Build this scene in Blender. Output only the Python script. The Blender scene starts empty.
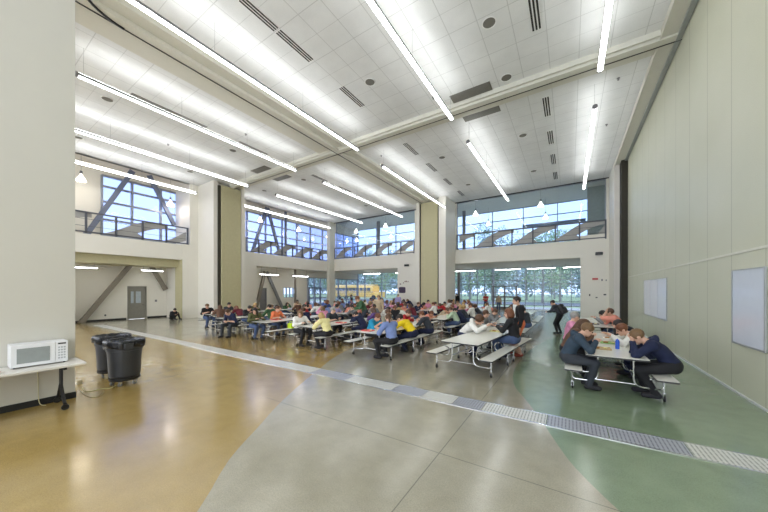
import bpy, bmesh, math, random
import numpy as np
from mathutils import Vector, Matrix, Euler
R = random.Random(7)
PI = math.pi
col = bpy.context.scene.collection
H = 2.0

# ------------------------------------------------------------------ materials
def lin(c):
    return tuple(((v/255)/12.92 if v/255 <= .04045 else ((v/255+.055)/1.055)**2.4) for v in c)
class NT:
    def __init__(s, name):
        s.m = bpy.data.materials.new(name); s.m.use_nodes = True
        s.t = s.m.node_tree; s.b = s.t.nodes['Principled BSDF']; s.out = s.t.nodes['Material Output']
    def n(s, typ, **kw):
        x = s.t.nodes.new(typ)
        for k, v in kw.items(): setattr(x, k, v)
        return x
    def l(s, a, b): s.t.links.new(a, b)
    def pos(s):
        g = s.n('ShaderNodeNewGeometry'); return g.outputs['Position']
    def obj(s):
        g = s.n('ShaderNodeTexCoord'); return g.outputs['Object']
    def math(s, op, a, b=None, c=None):
        x = s.n('ShaderNodeMath', operation=op)
        for i, v in enumerate((a, b, c)):
            if v is None: continue
            if isinstance(v, (int, float)): x.inputs[i].default_value = v
            else: s.l(v, x.inputs[i])
        return x.outputs[0]
    def sep(s, v):
        x = s.n('ShaderNodeSeparateXYZ'); s.l(v, x.inputs[0]); return x.outputs
    def noise(s, v, scale, detail=3, rough=.55):
        x = s.n('ShaderNodeTexNoise'); s.l(v, x.inputs['Vector'])
        x.inputs['Scale'].default_value = scale; x.inputs['Detail'].default_value = detail
        x.inputs['Roughness'].default_value = rough
        return x.outputs['Fac']
    def ramp(s, f, stops):
        x = s.n('ShaderNodeValToRGB'); s.l(f, x.inputs[0])
        e = x.color_ramp.elements
        while len(e) < len(stops): e.new(.5)
        for el, (p, c) in zip(e, stops): el.position = p; el.color = (*c, 1)
        return x.outputs[0]
    def mix(s, f, a, b, mode='MIX'):
        x = s.n('ShaderNodeMix', data_type='RGBA', blend_type=mode)
        if isinstance(f, (int, float)): x.inputs[0].default_value = f
        else: s.l(f, x.inputs[0])
        for i, v in ((6, a), (7, b)):
            if isinstance(v, tuple): x.inputs[i].default_value = (*v, 1)
            else: s.l(v, x.inputs[i])
        return x.outputs[2]
    def set(s, color=None, rough=None, metal=None, **kw):
        if color is not None:
            if isinstance(color, tuple): s.b.inputs['Base Color'].default_value = (*color, 1)
            else: s.l(color, s.b.inputs['Base Color'])
        if rough is not None:
            if isinstance(rough, (int, float)): s.b.inputs['Roughness'].default_value = rough
            else: s.l(rough, s.b.inputs['Roughness'])
        if metal is not None: s.b.inputs['Metallic'].default_value = metal
        for k, v in kw.items():
            s.b.inputs[k].default_value = v
        return s.m
_mc = {}
def mat(name, rgb, rough=.6, metal=0., var=.08, scale=6., bump=0.):
    k = (name, rgb, rough)
    if k in _mc: return _mc[k]
    t = NT(name); c = lin(rgb)
    v = t.obj()
    f = t.noise(v, scale, 4)
    colr = t.ramp(f, [(.25, tuple(x*(1-var) for x in c)), (.75, tuple(min(1, x*(1+var)) for x in c))])
    t.set(colr, rough, metal)
    if bump:
        b = t.n('ShaderNodeBump'); b.inputs['Strength'].default_value = bump
        b.inputs['Distance'].default_value = .01
        t.l(t.noise(v, scale*8, 3), b.inputs['Height']); t.l(b.outputs[0], t.b.inputs['Normal'])
    _mc[k] = t.m
    return t.m
def emat(name, rgb, strength):
    t = NT(name); t.set(lin(rgb), .5)
    t.b.inputs['Emission Color'].default_value = (*lin(rgb), 1)
    t.b.inputs['Emission Strength'].default_value = strength
    return t.m
def glassmat(name, tint=(235, 243, 250), refl=1.0):
    t = NT(name)
    t.t.nodes.remove(t.b)
    tr = t.n('ShaderNodeBsdfTransparent'); tr.inputs[0].default_value = (*lin(tint), 1)
    gl = t.n('ShaderNodeBsdfGlossy'); gl.inputs['Roughness'].default_value = .02
    fr = t.n('ShaderNodeFresnel'); fr.inputs[0].default_value = 1.5
    mx = t.n('ShaderNodeMixShader')
    t.l(t.math('MULTIPLY', fr.outputs[0], refl), mx.inputs[0]); t.l(tr.outputs[0], mx.inputs[1]); t.l(gl.outputs[0], mx.inputs[2])
    t.l(mx.outputs[0], t.out.inputs[0])
    return t.m

M = {}
M['wall'] = mat('white_wall_paint', (229, 225, 214), .55, var=.015, scale=1.5)
M['near_wall'] = mat('shaded_white_wall_paint', (200, 197, 187), .6, var=.02, scale=1.2)  # same white paint, with the dimmer light put into its colour
M['soffit'] = mat('cream_gypsum', (216, 214, 202), .6, var=.02)
M['tan'] = mat('tan_partition_vinyl', (190, 183, 146), .55, var=.05, scale=9)
M['dark'] = mat('dark_gap', (52, 48, 38), .7)
M['black'] = mat('black_rubber', (28, 28, 29), .5)
M['black_line'] = mat('black_track', (30, 31, 34), .4)
M['steel'] = mat('grey_painted_steel', (128, 128, 130), .45, var=.06)
M['steel_blue'] = mat('blue_grey_steel', (112, 120, 140), .4)
M['mull'] = mat('aluminium_mullion', (150, 155, 166), .4, .2)
M['chrome'] = mat('chrome_tube', (215, 216, 218), .18, .9, var=.03)
M['brace'] = mat('taupe_steel_brace', (132, 124, 112), .5, var=.06)
M['wave'] = mat('grey_wave_panel', (170, 168, 165), .6, var=.05)
M['ltop'] = mat('white_laminate', (238, 237, 228), .16, var=.04, scale=14)
M['ledge'] = mat('black_table_edge', (45, 45, 46), .4)
M['white'] = mat('white_enamel', (238, 238, 236), .3, var=.01)
M['door'] = mat('grey_door_paint', (136, 133, 124), .5)
M['wheel'] = mat('black_caster', (25, 25, 26), .35)
M['glass'] = glassmat('window_glass', refl=.6)
M['glass_t'] = glassmat('sky_dimming_outer_glass', (204, 213, 228), .4)  # tint added to dim the bright sky behind the panes
M['glass_w'] = glassmat('sky_dimming_west_glass', (182, 193, 224), .4)  # bluer, stronger tint added to hold down the sky on this side
M['lens'] = emat('lit_lens', (252, 254, 255), 7.)
M['rail'] = mat('dark_grey_rail_steel', (88, 90, 98), .45)
M['strip_lens'] = emat('lit_strip_lens', (252, 254, 255), 12.)
M['pendant_glow'] = emat('lit_pendant_glass', (255, 240, 220), 3.5)
M['vent'] = mat('dark_slot', (44, 43, 40), .6)
M['grille'] = mat('grey_return_grille', (128, 126, 120), .5)
M['spk'] = mat('grey_speaker_cloth', (118, 116, 108), .7)
M['skin1'] = mat('light_skin', (214, 170, 146), .5, var=.04)
M['skin2'] = mat('tan_skin', (184, 134, 105), .5, var=.04)
M['skin3'] = mat('brown_skin', (120, 80, 60), .5, var=.04)
M['eye'] = mat('dark_eye', (32, 26, 24), .2)
M['lip'] = mat('lip', (170, 96, 88), .5)

def ceil_mat():
    t = NT('acoustic_ceiling_tiles'); p = t.sep(t.pos())
    def line(c, per, off, w):
        f = t.math('FRACT', t.math('DIVIDE', t.math('ADD', c, off), per))
        d = t.math('ABSOLUTE', t.math('SUBTRACT', f, .5))
        return t.math('GREATER_THAN', d, .5-w/per/2)
    a = line(p[0], .815, 100.0, .022); b = line(p[1], 1.41, 98.92, .022); c = line(p[1], 1.41, 98.215, .014)
    g = t.math('MAXIMUM', a, b)
    base = t.ramp(t.noise(t.pos(), 1.3, 3), [(.3, lin((224, 225, 224))), (.7, lin((233, 234, 233)))])
    c1 = t.mix(t.math('MULTIPLY', g, .30), base, lin((120, 120, 116)))
    c1 = t.mix(t.math('MULTIPLY', c, .3), c1, lin((130, 130, 126)))
    # fine pinholes of the acoustic board
    sp = t.math('GREATER_THAN', t.noise(t.pos(), 60, 2), .62)
    c1 = t.mix(t.math('MULTIPLY', sp, .15), c1, lin((150, 150, 146)))
    return t.set(c1, .8)
M['ceil'] = ceil_mat()

def floor_mat(name, rgb, rgb2):
    t = NT(name); v = t.pos(); p = t.sep(v)
    big = t.noise(v, .55, 5, .6); med = t.noise(v, 3.5, 4, .6); fine = t.noise(v, 60, 3, .7); agg = t.noise(v, 130, 2, .6)
    c = t.ramp(big, [(.3, lin(rgb)), (.72, lin(rgb2))])
    c = t.mix(.25, c, t.ramp(med, [(.3, lin(tuple(x*.8 for x in rgb))), (.7, lin(tuple(min(255, x*1.1) for x in rgb2)))]))
    c = t.mix(t.math('MULTIPLY', t.math('SUBTRACT', fine, .35), 1.1), c, lin(tuple(x*.68 for x in rgb)))
    c = t.mix(t.math('MULTIPLY', t.math('SUBTRACT', agg, .35), .9), c, lin(tuple(min(255, x*1.22) for x in rgb2)))
    # saw-cut joints
    def jl(cc, at, w=.012):
        return t.math('LESS_THAN', t.math('ABSOLUTE', t.math('SUBTRACT', cc, at)), w/2)
    def jper(cc, per, off, w=.012):
        f = t.math('FRACT', t.math('DIVIDE', t.math('ADD', cc, off), per))
        return t.math('GREATER_THAN', t.math('ABSOLUTE', t.math('SUBTRACT', f, .5)), .5-w/per/2)
    jj = t.math('MAXIMUM', jper(p[0], 4.6, 1.35+46), jl(p[1], 3.36))
    jj = t.math('MAXIMUM', jj, t.math('MULTIPLY', jper(p[1], 4.7, 46.4), t.math('GREATER_THAN', p[1], 5.5)))
    jj = t.math('MULTIPLY', jj, t.math('GREATER_THAN', p[0], -4.75))
    c = t.mix(t.math('MULTIPLY', jj, .55), c, lin((70, 66, 58)))
    rr = t.ramp(t.noise(v, 1.2, 5, .65), [(.3, (.15,)*3), (.75, (.26,)*3)])
    t.set(c, rr)
    t.b.inputs['Specular IOR Level'].default_value = .9
    t.b.inputs['Coat Weight'].default_value = .4; t.b.inputs['Coat Roughness'].default_value = .17
    b = t.n('ShaderNodeBump'); b.inputs['Strength'].default_value = .06; b.inputs['Distance'].default_value = .01
    t.l(t.noise(v, 2.2, 3), b.inputs['Height']); t.l(b.outputs[0], t.b.inputs['Normal'])
    return t.m
M['f_gray'] = floor_mat('grey_polished_concrete', (148, 143, 124), (170, 164, 145))
M['f_ochre'] = floor_mat('ochre_polished_concrete', (150, 123, 60), (176, 150, 92))
M['f_green'] = floor_mat('green_polished_concrete', (112, 132, 104), (138, 156, 128))

def partition_mat():
    t = NT('partition_wall_vinyl'); v = t.pos(); p = t.sep(v)
    f = t.math('FRACT', t.math('DIVIDE', t.math('ADD', p[1], 100*1.22-7.48), 1.22))
    g = t.math('GREATER_THAN', t.math('ABSOLUTE', t.math('SUBTRACT', f, .5)), .5-.008)
    c = t.ramp(t.noise(v, .5, 3), [(.3, lin((203, 204, 180))), (.7, lin((211, 211, 190)))])
    c = t.mix(.25, c, t.ramp(t.noise(v, 50, 2), [(.35, lin((198, 198, 176))), (.65, lin((220, 220, 204)))]))
    c = t.mix(t.math('MULTIPLY', g, .5), c, lin((120, 118, 98)))
    return t.set(c, .5)
M['part'] = partition_mat()

def grate_mat(name, rgb, dk, glow=0):
    t = NT(name); v = t.pos(); p = t.sep(v)
    f = t.math('FRACT', t.math('MULTIPLY', t.math('ADD', p[0], t.math('MULTIPLY', p[1], .0)), 22.))
    g = t.math('GREATER_THAN', f, .62)
    f2 = t.math('FRACT', t.math('MULTIPLY', t.math('ADD', p[1], .05), 9.))
    g = t.math('MULTIPLY', g, t.math('GREATER_THAN', f2, .14))
    c = t.mix(g, lin(rgb), lin(dk))
    t.set(c, .35, .35)
    return t.m
M['grate'] = grate_mat('galvanised_grating', (228, 228, 224), (176, 176, 172))
M['grate_dk'] = grate_mat('reflection_blue_grey_grating', (186, 189, 200), (132, 136, 150))  # darker bluish reflection put into the colour of these sections

# ------------------------------------------------------------------ mesh tools
class MB:
    def __init__(s): s.v = []; s.f = []; s.mi = []
    def add(s, vs, fs, mi=0):
        o = len(s.v); s.v += [tuple(p) for p in vs]; s.f += [tuple(i+o for i in f) for f in fs]; s.mi += [mi]*len(fs)
        return s
    def box(s, x0, y0, z0, x1, y1, z1, mi=0, mtx=None):
        vs = [(x, y, z) for z in (z0, z1) for y in (y0, y1) for x in (x0, x1)]
        if mtx is not None: vs = [tuple(mtx @ Vector(p)) for p in vs]
        return s.add(vs, [(0,2,3,1),(4,5,7,6),(0,1,5,4),(2,6,7,3),(0,4,6,2),(1,3,7,5)], mi)
    def cbox(s, c, size, mi=0, mtx=None):
        return s.box(*(c[i]-size[i]/2 for i in range(3)), *(c[i]+size[i]/2 for i in range(3)), mi, mtx)
    def rbox(s, x0, y0, z0, x1, y1, z1, r=.02, mi=0, axis=2, n=4):
        # prism with rounded vertical edges
        pts = []
        for cx, cy, a in ((x1-r, y1-r, 0), (x0+r, y1-r, 90), (x0+r, y0+r, 180), (x1-r, y0+r, 270)):
            for k in range(n+1):
                t = math.radians(a+90*k/n); pts.append((cx+r*math.cos(t), cy+r*math.sin(t)))
        return s.prism(pts, z0, z1, mi)
    def prism(s, pts, z0, z1, mi=0, mi_side=None, fn=None):
        n = len(pts)
        vs = [(x, y, z0) for x, y in pts]+[(x, y, z1) for x, y in pts]
        if fn: vs = [fn(*p) for p in vs]
        s.add(vs, [tuple(range(n-1, -1, -1)), tuple(range(n, 2*n))], mi)
        o = len(s.v)-2*n
        for i in range(n):
            j = (i+1) % n
            s.f.append((o+i, o+j, o+n+j, o+n+i)); s.mi.append(mi if mi_side is None else mi_side)
        return s
    def tube(s, pts, r, n=8, mi=0, caps=True):
        pts = [Vector(p) for p in pts]; rs = r if isinstance(r, (list, tuple)) else [r]*len(pts)
        up = None; o = len(s.v)
        for i, p in enumerate(pts):
            d = (pts[min(i+1, len(pts)-1)]-pts[max(i-1, 0)]).normalized()
            if up is None: up = d.orthogonal().normalized()
            else:
                up = (up-d*up.dot(d)); up = up.normalized() if up.length > 1e-5 else d.orthogonal().normalized()
            w = d.cross(up)
            for k in range(n):
                a = 2*PI*k/n; s.v.append(tuple(p+(up*math.cos(a)+w*math.sin(a))*rs[i]))
        for i in range(len(pts)-1):
            for k in range(n):
                a = o+i*n+k; b = o+i*n+(k+1) % n
                s.f.append((a, b, b+n, a+n)); s.mi.append(mi)
        if caps:
            s.f.append(tuple(o+k for k in range(n-1, -1, -1))); s.mi.append(mi)
            e = o+(len(pts)-1)*n
            s.f.append(tuple(e+k for k in range(n))); s.mi.append(mi)
        return s
    def lathe(s, prof, c=(0, 0, 0), n=24, mi=0, mtx=None):
        o = len(s.v); c = Vector(c)
        for r, z in prof:
            for k in range(n):
                a = 2*PI*k/n; p = Vector((r*math.cos(a), r*math.sin(a), z))
                if mtx is not None: p = mtx @ p
                s.v.append(tuple(p+c))
        for i in range(len(prof)-1):
            for k in range(n):
                a = o+i*n+k; b = o+i*n+(k+1) % n
                s.f.append((a, b, b+n, a+n)); s.mi.append(mi)
        return s
    def ball(s, c, r, n=8, mi=0):
        rr = r if isinstance(r, tuple) else (r, r, r)
        o = len(s.v); c = Vector(c)
        for i in range(n+1):
            t = PI*i/n
            for k in range(n*2):
                a = PI*k/n
                s.v.append((c.x+rr[0]*math.sin(t)*math.cos(a), c.y+rr[1]*math.sin(t)*math.sin(a), c.z+rr[2]*math.cos(t)))
        for i in range(n):
            for k in range(n*2):
                a = o+i*n*2+k; b = o+i*n*2+(k+1) % (n*2)
                s.f.append((a, a+n*2, b+n*2, b)); s.mi.append(mi)
        return s
    def mesh(s, name, mats, smooth=False, recalc=True):
        m = bpy.data.meshes.new(name); m.from_pydata(s.v, [], s.f)
        for x in (mats if isinstance(mats, (list, tuple)) else [mats]): m.materials.append(x)
        m.polygons.foreach_set('material_index', s.mi)
        if recalc:
            b = bmesh.new(); b.from_mesh(m)
            bmesh.ops.remove_doubles(b, verts=b.verts, dist=1e-5)
            bmesh.ops.recalc_face_normals(b, faces=b.faces); b.to_mesh(m); b.free()
        if smooth:
            m.polygons.foreach_set('use_smooth', [True]*len(m.polygons))
            if smooth != 'all' and hasattr(m, 'set_sharp_from_angle'): m.set_sharp_from_angle(angle=math.radians(40))
        return m
    def build(s, name, mats, parent=None, smooth=False, loc=None, rz=0, bevel=0):
        o = bpy.data.objects.new(name, s.mesh(name, mats, smooth)); col.objects.link(o)
        if parent: o.parent = parent
        if loc is not None: o.location = loc
        if rz: o.rotation_euler.z = rz
        if bevel:
            b = o.modifiers.new('bevel', 'BEVEL'); b.width = bevel; b.segments = 2; b.limit_method = 'ANGLE'
        return o
def tag(o, label, cat, group=None, kind=None):
    o['label'] = label; o['category'] = cat
    if group: o['group'] = group
    if kind: o['kind'] = kind
    return o
def thing(name, label, cat, loc=(0, 0, 0), rz=0, group=None):
    o = bpy.data.objects.new(name, None); col.objects.link(o); o.empty_display_size = .1
    o.location = loc; o.rotation_euler.z = rz
    return tag(o, label, cat, group)
def struct(o, label=None, cat=None):
    o['kind'] = 'structure'
    if label: o['label'] = label
    if cat: o['category'] = cat
    return o
def dup(root, loc, rz, label, group=None):
    r = root.copy(); col.objects.link(r); r.location = loc; r.rotation_euler.z = rz; r['label'] = label
    if group: r['group'] = group
    for ch in list(root.children):
        c = ch.copy(); col.objects.link(c); c.parent = r
        for g in list(ch.children):
            d = g.copy(); col.objects.link(d); d.parent = c
    return r
ORD = ['first', 'second', 'third', 'fourth', 'fifth', 'sixth', 'seventh', 'eighth', 'ninth', 'tenth', 'eleventh', 'twelfth', 'thirteenth']

# ------------------------------------------------------------------ camera
cam = bpy.data.cameras.new('camera'); co = bpy.data.objects.new('camera', cam); col.objects.link(co)
YAW = math.atan(186/290)
co.location = (0, 0, H); co.rotation_euler = (PI/2, 0, YAW)
cam.sensor_width = 36; cam.lens = 290/768*36; cam.shift_y = (290-256)/768
cam.clip_end = 500
bpy.context.scene.camera = co

# ------------------------------------------------------------------ setting constants
XE = 2.74; XW = -22.75; XWO = -25.25; YN = 24.5; YNO = 32.5; ZC = 9.55; YS = -6.0
NW_X = -7.75; NW_Y = 1.44

# floor: one slab with three stain colours meeting on curves
def fx(poly, y):
    if y <= poly[0][1]: 
        (xa, ya), (xb, yb) = poly[0], poly[1]
        return xa+(y-ya)*(xb-xa)/(yb-ya)
    for (xa, ya), (xb, yb) in zip(poly, poly[1:]):
        if y <= yb: return xa+(xb-xa)*(y-ya)/(yb-ya)
    return poly[-1][0]
def smoothpoly(p, n=8):
    out = []
    for i in range(len(p)-1):
        a = p[max(i-1, 0)]; b = p[i]; c = p[i+1]; d = p[min(i+2, len(p)-1)]
        for k in range(n):
            t = k/n
            out.append(tuple(.5*((2*b[j])+(-a[j]+c[j])*t+(2*a[j]-5*b[j]+4*c[j]-d[j])*t*t+(-a[j]+3*b[j]-3*c[j]+d[j])*t**3) for j in (0, 1)))
    out.append(p[-1]); return out
OCH = smoothpoly([(-2.1, .3), (-2.83, 1.29), (-3.39, 1.9), (-3.85, 2.6), (-4.32, 3.32), (-4.8, 4.2), (-5.35, 5.3), (-5.85, 6.35), (-6.2, 7.4), (-6.4, 8.6), (-6.45, 10), (-6.3, 12), (-5.9, 14), (-5, 17)])
GRN = smoothpoly([(1.4, 2.2), (.75, 2.85), (.35, 3.4), (.03, 3.95), (-.18, 4.5), (-.42, 5.2), (-.7, 5.9), (-.98, 6.6), (-1.15, 7.6), (-1.2, 9), (-1.1, 11), (-.7, 13.5), (0, 16)])
GRW = smoothpoly([(-16.2, 4.9), (-14.2, 5.0), (-13.2, 5.6), (-12.7, 6.6), (-12.6, 8), (-13, 9.5), (-14, 11)])
fb = MB()
ys = [YS+.0]; 
y = YS
while y < 33: 
    y += .2 if -1 < y < 17 else .5; ys.append(min(y, 33.2))
for ya, yb in zip(ys, ys[1:]):
    def cuts(y):
        o = fx(OCH, y); g = max(fx(GRN, y), o+.05); g = min(g, 2.7)
        return [-26, min(max(fx(GRW, y), -25.9), o-.1) if 4.9 < y < 11.5 else -25.95, o, g, 3.2]
    ca, cb = cuts(ya), cuts(yb)
    if (4.9 < ya < 11.5) != (4.9 < yb < 11.5):
        if 4.9 < ya < 11.5: cb[1] = ca[1]-.2
        else: ca[1] = cb[1]-.2
    for k, mi in enumerate((0, 1, 0, 2)):
        fb.add([(ca[k], ya, 0), (ca[k+1], ya, 0), (cb[k+1], yb, 0), (cb[k], yb, 0)], [(0, 1, 2, 3)], mi)
fb.box(-26, YS, -.2, 3.2, 33.2, -.02, 0)
struct(fb.build('floor', [M['f_gray'], M['f_ochre'], M['f_green']]))

# ceilings
cb_ = MB().box(-23.0, YS, ZC, 3.2, YN+.05, ZC+.25)
struct(cb_.build('ceiling', M['ceil']))
# near wall, east partition wall, south wall with daylight openings
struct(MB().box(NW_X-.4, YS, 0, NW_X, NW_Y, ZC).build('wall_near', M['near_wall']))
struct(MB().box(NW_X, YS, 0, NW_X+.012, NW_Y+.012, .11).box(NW_X-.4, NW_Y, 0, NW_X, NW_Y+.012, .11).build('baseboard_near', M['black']))
ew = MB().box(XE, YS, 0, XE+.25, 21.1, ZC)
struct(ew.build('wall_east', M['part']))
struct(MB().box(XE-.012, YS, 2.70, XE-.001, 21.0, 2.745).build('trim_1', mat('pale_wall_strip', (222, 221, 206), .4)))
struct(MB().box(XE-.03, YS, 0.0, XE-.001, 21.0, .035).build('baseboard_east', mat('bright_floor_seal', (226, 228, 230), .3, .3)))
# south side: piers and beams leave tall openings for daylight
sw = MB()
for x0, x1 in ((-25.25, -22.9), (-17.4, -16.9), (-12.2, -11.7)): sw.box(x0, -.8, 0, x1, -.5, ZC)
sw.box(-25.25, -.8, 7.6, NW_X-.4, -.5, ZC); sw.box(-25.25, -.8, 0, NW_X-.4, -.5, .6)
struct(sw.build('wall_south_west', M['wall']))
sw = MB()
for x0, x1 in ((-7.75, -7.5), (-2.6, -2.4), (2.6, 2.74)): sw.box(x0, YS-.3, 0, x1, YS, ZC)
sw.box(-7.75, YS-.3, 9.1, 2.74, YS, ZC); sw.box(-7.75, YS-.3, 0, 2.74, YS, .2)
struct(sw.build('wall_south', M['wall']))

# north wall
nw = MB(); T = .35
nw.box(XW, YN, 4.15, -14.15, YN+T, 5.46)
nw.box(-14.15, YN, 0, -10.6, YN+T, 5.75)
nw.box(-12.3, YN, 5.75, -10.6, YN+T, ZC)
nw.box(-8.9, YN, 0, -8.62, YN+T, 4.27); nw.box(-8.9, YN, 4.27, .62, YN+T, 5.46); nw.box(-8.9, YN, 5.46, -8.3, YN+T, ZC)
nw.box(.62, YN, 0, 3.0, YN+T, 5.8); nw.box(2.07, YN, 5.8, 3.0, YN+T, ZC)
nw.box(-8.75, YN-.05, 5.38, .62, YN, 5.46)
struct(nw.build('wall_north', M['wall']))
# pier where the long folding partition stores
pn = MB().box(-8.97, 22.2, 0, -8.38, YN, ZC).box(-11.05, 22.3, 0, -10.75, YN, ZC).box(-10.75, 22.6, 0, -8.97, YN+.3, ZC)
struct(pn.build('wall_north_pier', M['wall']))
pw = MB().box(XW-.1, 10.45, 0, -20.62, 10.72, ZC).box(XW-.1, 12.35, 0, -20.45, 12.6, ZC).box(XWO, 9.43, 0, XW+.02, 15.1, 5.2).box(XWO, 10.0, 5.2, XW+.02, 14.1, ZC+.8)
pw.box(-22.75, 10.7, 0, -20.9, 12.4, ZC)
struct(pw.build('wall_west_pier', M['wall']))
pe = MB().box(2.2, 21.75, 0, 3.0, YN, ZC)
struct(pe.build('wall_east_pier', M['wall']))
struct(MB().box(2.45, 21.1, 0, XE+.25, 21.76, ZC).build('slot_shade_east', M['dark']))  # solid dark block paints the shade inside the partition's storage slot
def stack(name, label, boxes, dark):
    t = thing(name, label, 'folding partition', boxes[0][0])
    L = Vector(t.location)
    m = MB()
    for a, b in (x[1:] for x in boxes): m.box(*(a[i]-L[i] for i in range(3)), *(b[i]-L[i] for i in range(3)))
    m.build('panel', M['tan'], t)
    d = MB()
    for a, b in dark: d.box(*(a[i]-L[i] for i in range(3)), *(b[i]-L[i] for i in range(3)))
    d.build('slot_shade', M['dark'], t)  # dark boxes paint the shade of the slots beside the panel
stack('folding_partition', 'tall tan folding partition stack in the pier on the left wall', [((-20.8, 11.5, 0), (-20.9, 10.9, 0.02), (-20.42, 12.3, 9.3))], [((-20.9, 10.72, 0.02), (-20.52, 10.9, 9.3)), ((-20.9, 12.3, .02), (-20.5, 12.36, 9.3))])
stack('folding_partition', 'tall tan folding partition stack in the pier on the far back wall', [((-9.9, 22.4, 0), (-10.6, 22.32, 0.02), (-9.12, 22.6, 9.3))], [((-10.75, 22.42, .02), (-10.6, 22.6, 9.3)), ((-9.12, 22.42, .02), (-8.97, 22.6, 9.3))])

# west wall (two bays with a corridor behind)
ww = MB()
ww.box(XW-.3, -.5, 4.1, XW, 9.43, 5.15); ww.box(XW-.3, 9.9, 5.15, XW, 10.5, ZC); 
ww.box(XW-.3, 15.1, 4.1, XW, YN+.3, 5.2); ww.box(XW-.3, 12.6, 5.15, XW, 14.1, ZC)
ww.box(XW-.3, -.5, 0, XW, 3.2, 4.1)
struct(ww.build('wall_west', M['wall']))
struct(MB().box(XW-.05, 23.75, 0, -22.35, YN+.15, ZC).build('wall_corner', M['soffit']))
# corridor behind the west wall: outer wall, slab, ceiling
wo = MB()
wo.box(XWO-.3, -.8, 0, XWO, 7.15, 5.3); wo.box(XWO-.3, 7.15, 2.26, XWO, 8.2, 5.3); wo.box(XWO-.3, 8.2, 0, XWO, 17.1, 5.3)
wo.box(XWO-.3, 17.1, 2.2, XWO, 17.85, 5.3); wo.box(XWO-.3, 17.85, 0, XWO, 19.9, 5.3); wo.box(XWO-.3, 19.9, 2.25, XWO, 21.6, 5.3); wo.box(XWO-.3, 19.9, 0, XWO, 21.6, 1.2)
wo.box(XWO-.3, 21.6, 0, XWO, 23.1, 5.3); wo.box(XWO-.3, 23.1, 3.4, XWO, YNO, 5.3)
wo.box(XWO-.3, -.8, 5.3, XWO, 5.85, ZC+.9); wo.box(XWO-.3, 5.85, 9.38, XWO, YNO, ZC+.9); wo.box(XWO-.3, 10.7, 5.3, XWO, 14.2, 9.5)
struct(wo.build('wall_west_outer', M['wall']))
struct(MB().box(XWO, -.8, 0, XWO+.015, 7.1, .12).box(XWO, 8.25, 0, XWO+.015, 9.43, .12).build('baseboard_west', M['black']))
struct(MB().box(XWO, -.8, 4.15, XW-.3, 9.43, 5.1).box(XWO, 15.1, 4.15, XW-.3, YN+.3, 5.1).box(XWO, YN+.35, 4.25, 3.0, YNO, 5.3).build('wall_balcony_slab', M['soffit']))
struct(MB().box(XWO, 3.0, 3.6, XW-.5, 9.4, 4.15).build('trim_3', M['tan']))
struct(MB().box(XWO-.3, -.8, ZC+.85, XW-.02, YNO, ZC+1.1).box(XW-.02, YN+.3, ZC+.85, 3.2, YNO+.3, ZC+1.1).build('ceiling_balcony', M['wall']))
struct(MB().box(XW-.3, -.8, ZC, XW, YN+.3, ZC+1.1).box(XW, YN, ZC, 3.2, YN+.3, ZC+1.1).build('wall_above_ceiling', M['wall']))
struct(MB().box(XW, YN-.06, ZC-.06, 3.0, YN+.02, ZC).build('trim_4', M['black_line']))
# white ledges + black base in the far recess
struct(MB().box(XW-1.0, 9.38, 0, XW+.01, 9.425, 4.15).build('trim_5', M['tan']))

# exterior east end of the north corridor and the outer glazing
struct(MB().box(2.75, YN+.3, 0, 3.1, YNO, ZC+.9).build('wall_corridor_east', M['wall']))

def glazing(name, x0, x1, z0, z1, ax, at, vs, hs, w=.06, glass='glass_t', extra=None):
    """curtain wall: glass sheet + one frame mesh"""
    g = MB()
    def bx(a0, a1, c0, c1, d0, d1, m=g):
        if ax == 'y': m.box(a0, at+d0, c0, a1, at+d1, c1)
        else: m.box(at+d0, a0, c0, at+d1, a1, c1)
    bx(x0, x1, z0, z1, -.008, .008)
    o = struct(g.build(name, M[glass]))
    f = MB()
    for v in vs: bx(v-w/2, v+w/2, z0, z1, -.09, .09, f)
    for h in hs: bx(x0, x1, h-w/2, h+w/2, -.07, .07, f)
    for v in (x0, x1): bx(v-w/2, v+w/2, z0, z1, -.09, .09, f)
    for h in (z0, z1): bx(x0, x1, h-w/2, h+w/2, -.07, .07, f)
    f.build('window_frame', M['mull'], o)
    return o
def rng(a, b, st):
    out = []; x = a
    while x < b-1e-6: out.append(x); x += st
    return out
glazing('window_1', 5.87, 10.6, 5.5, 9.36, 'x', XWO, [7.4, 9.05], [6.55, 7.7, 8.68], .12, 'glass_w')
glazing('window_2', 14.2, YNO, 5.5, 9.3, 'x', XWO, rng(15.8, 32, 1.95), [6.5, 7.5, 8.45], .1, 'glass_w')
glazing('window_3', 23.2, YNO-.1, 0, 3.4, 'x', XWO, [24.2, 25.2, 26.8, 28.4, 30], [1.1, 2.2], .08)
glazing('window_4', -25.2, 2.9, 5.5, 10.38, 'y', YNO, rng(-22, 2.8, 3.0), [6.7, 8.3, 9.3], .07)
glazing('window_5', -25.2, 2.9, 0.05, 4.25, 'y', YNO, [-24, -21.2, -18.4, -15.6, -12.8, -11.4, -10.4, -9.5, -8.6, -7.8, -7.0, -4.6, -3.8, -3.0, -2.2, -1.5, -.8, .1, 1.0, 1.9], [.45, .9, 1.75, 2.6, 3.0, 3.45], .05)
glazing('window_6', 19.9, 21.6, 1.2, 2.25, 'x', XWO-.1, [20.3, 20.75, 21.2], [], .06)
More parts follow.
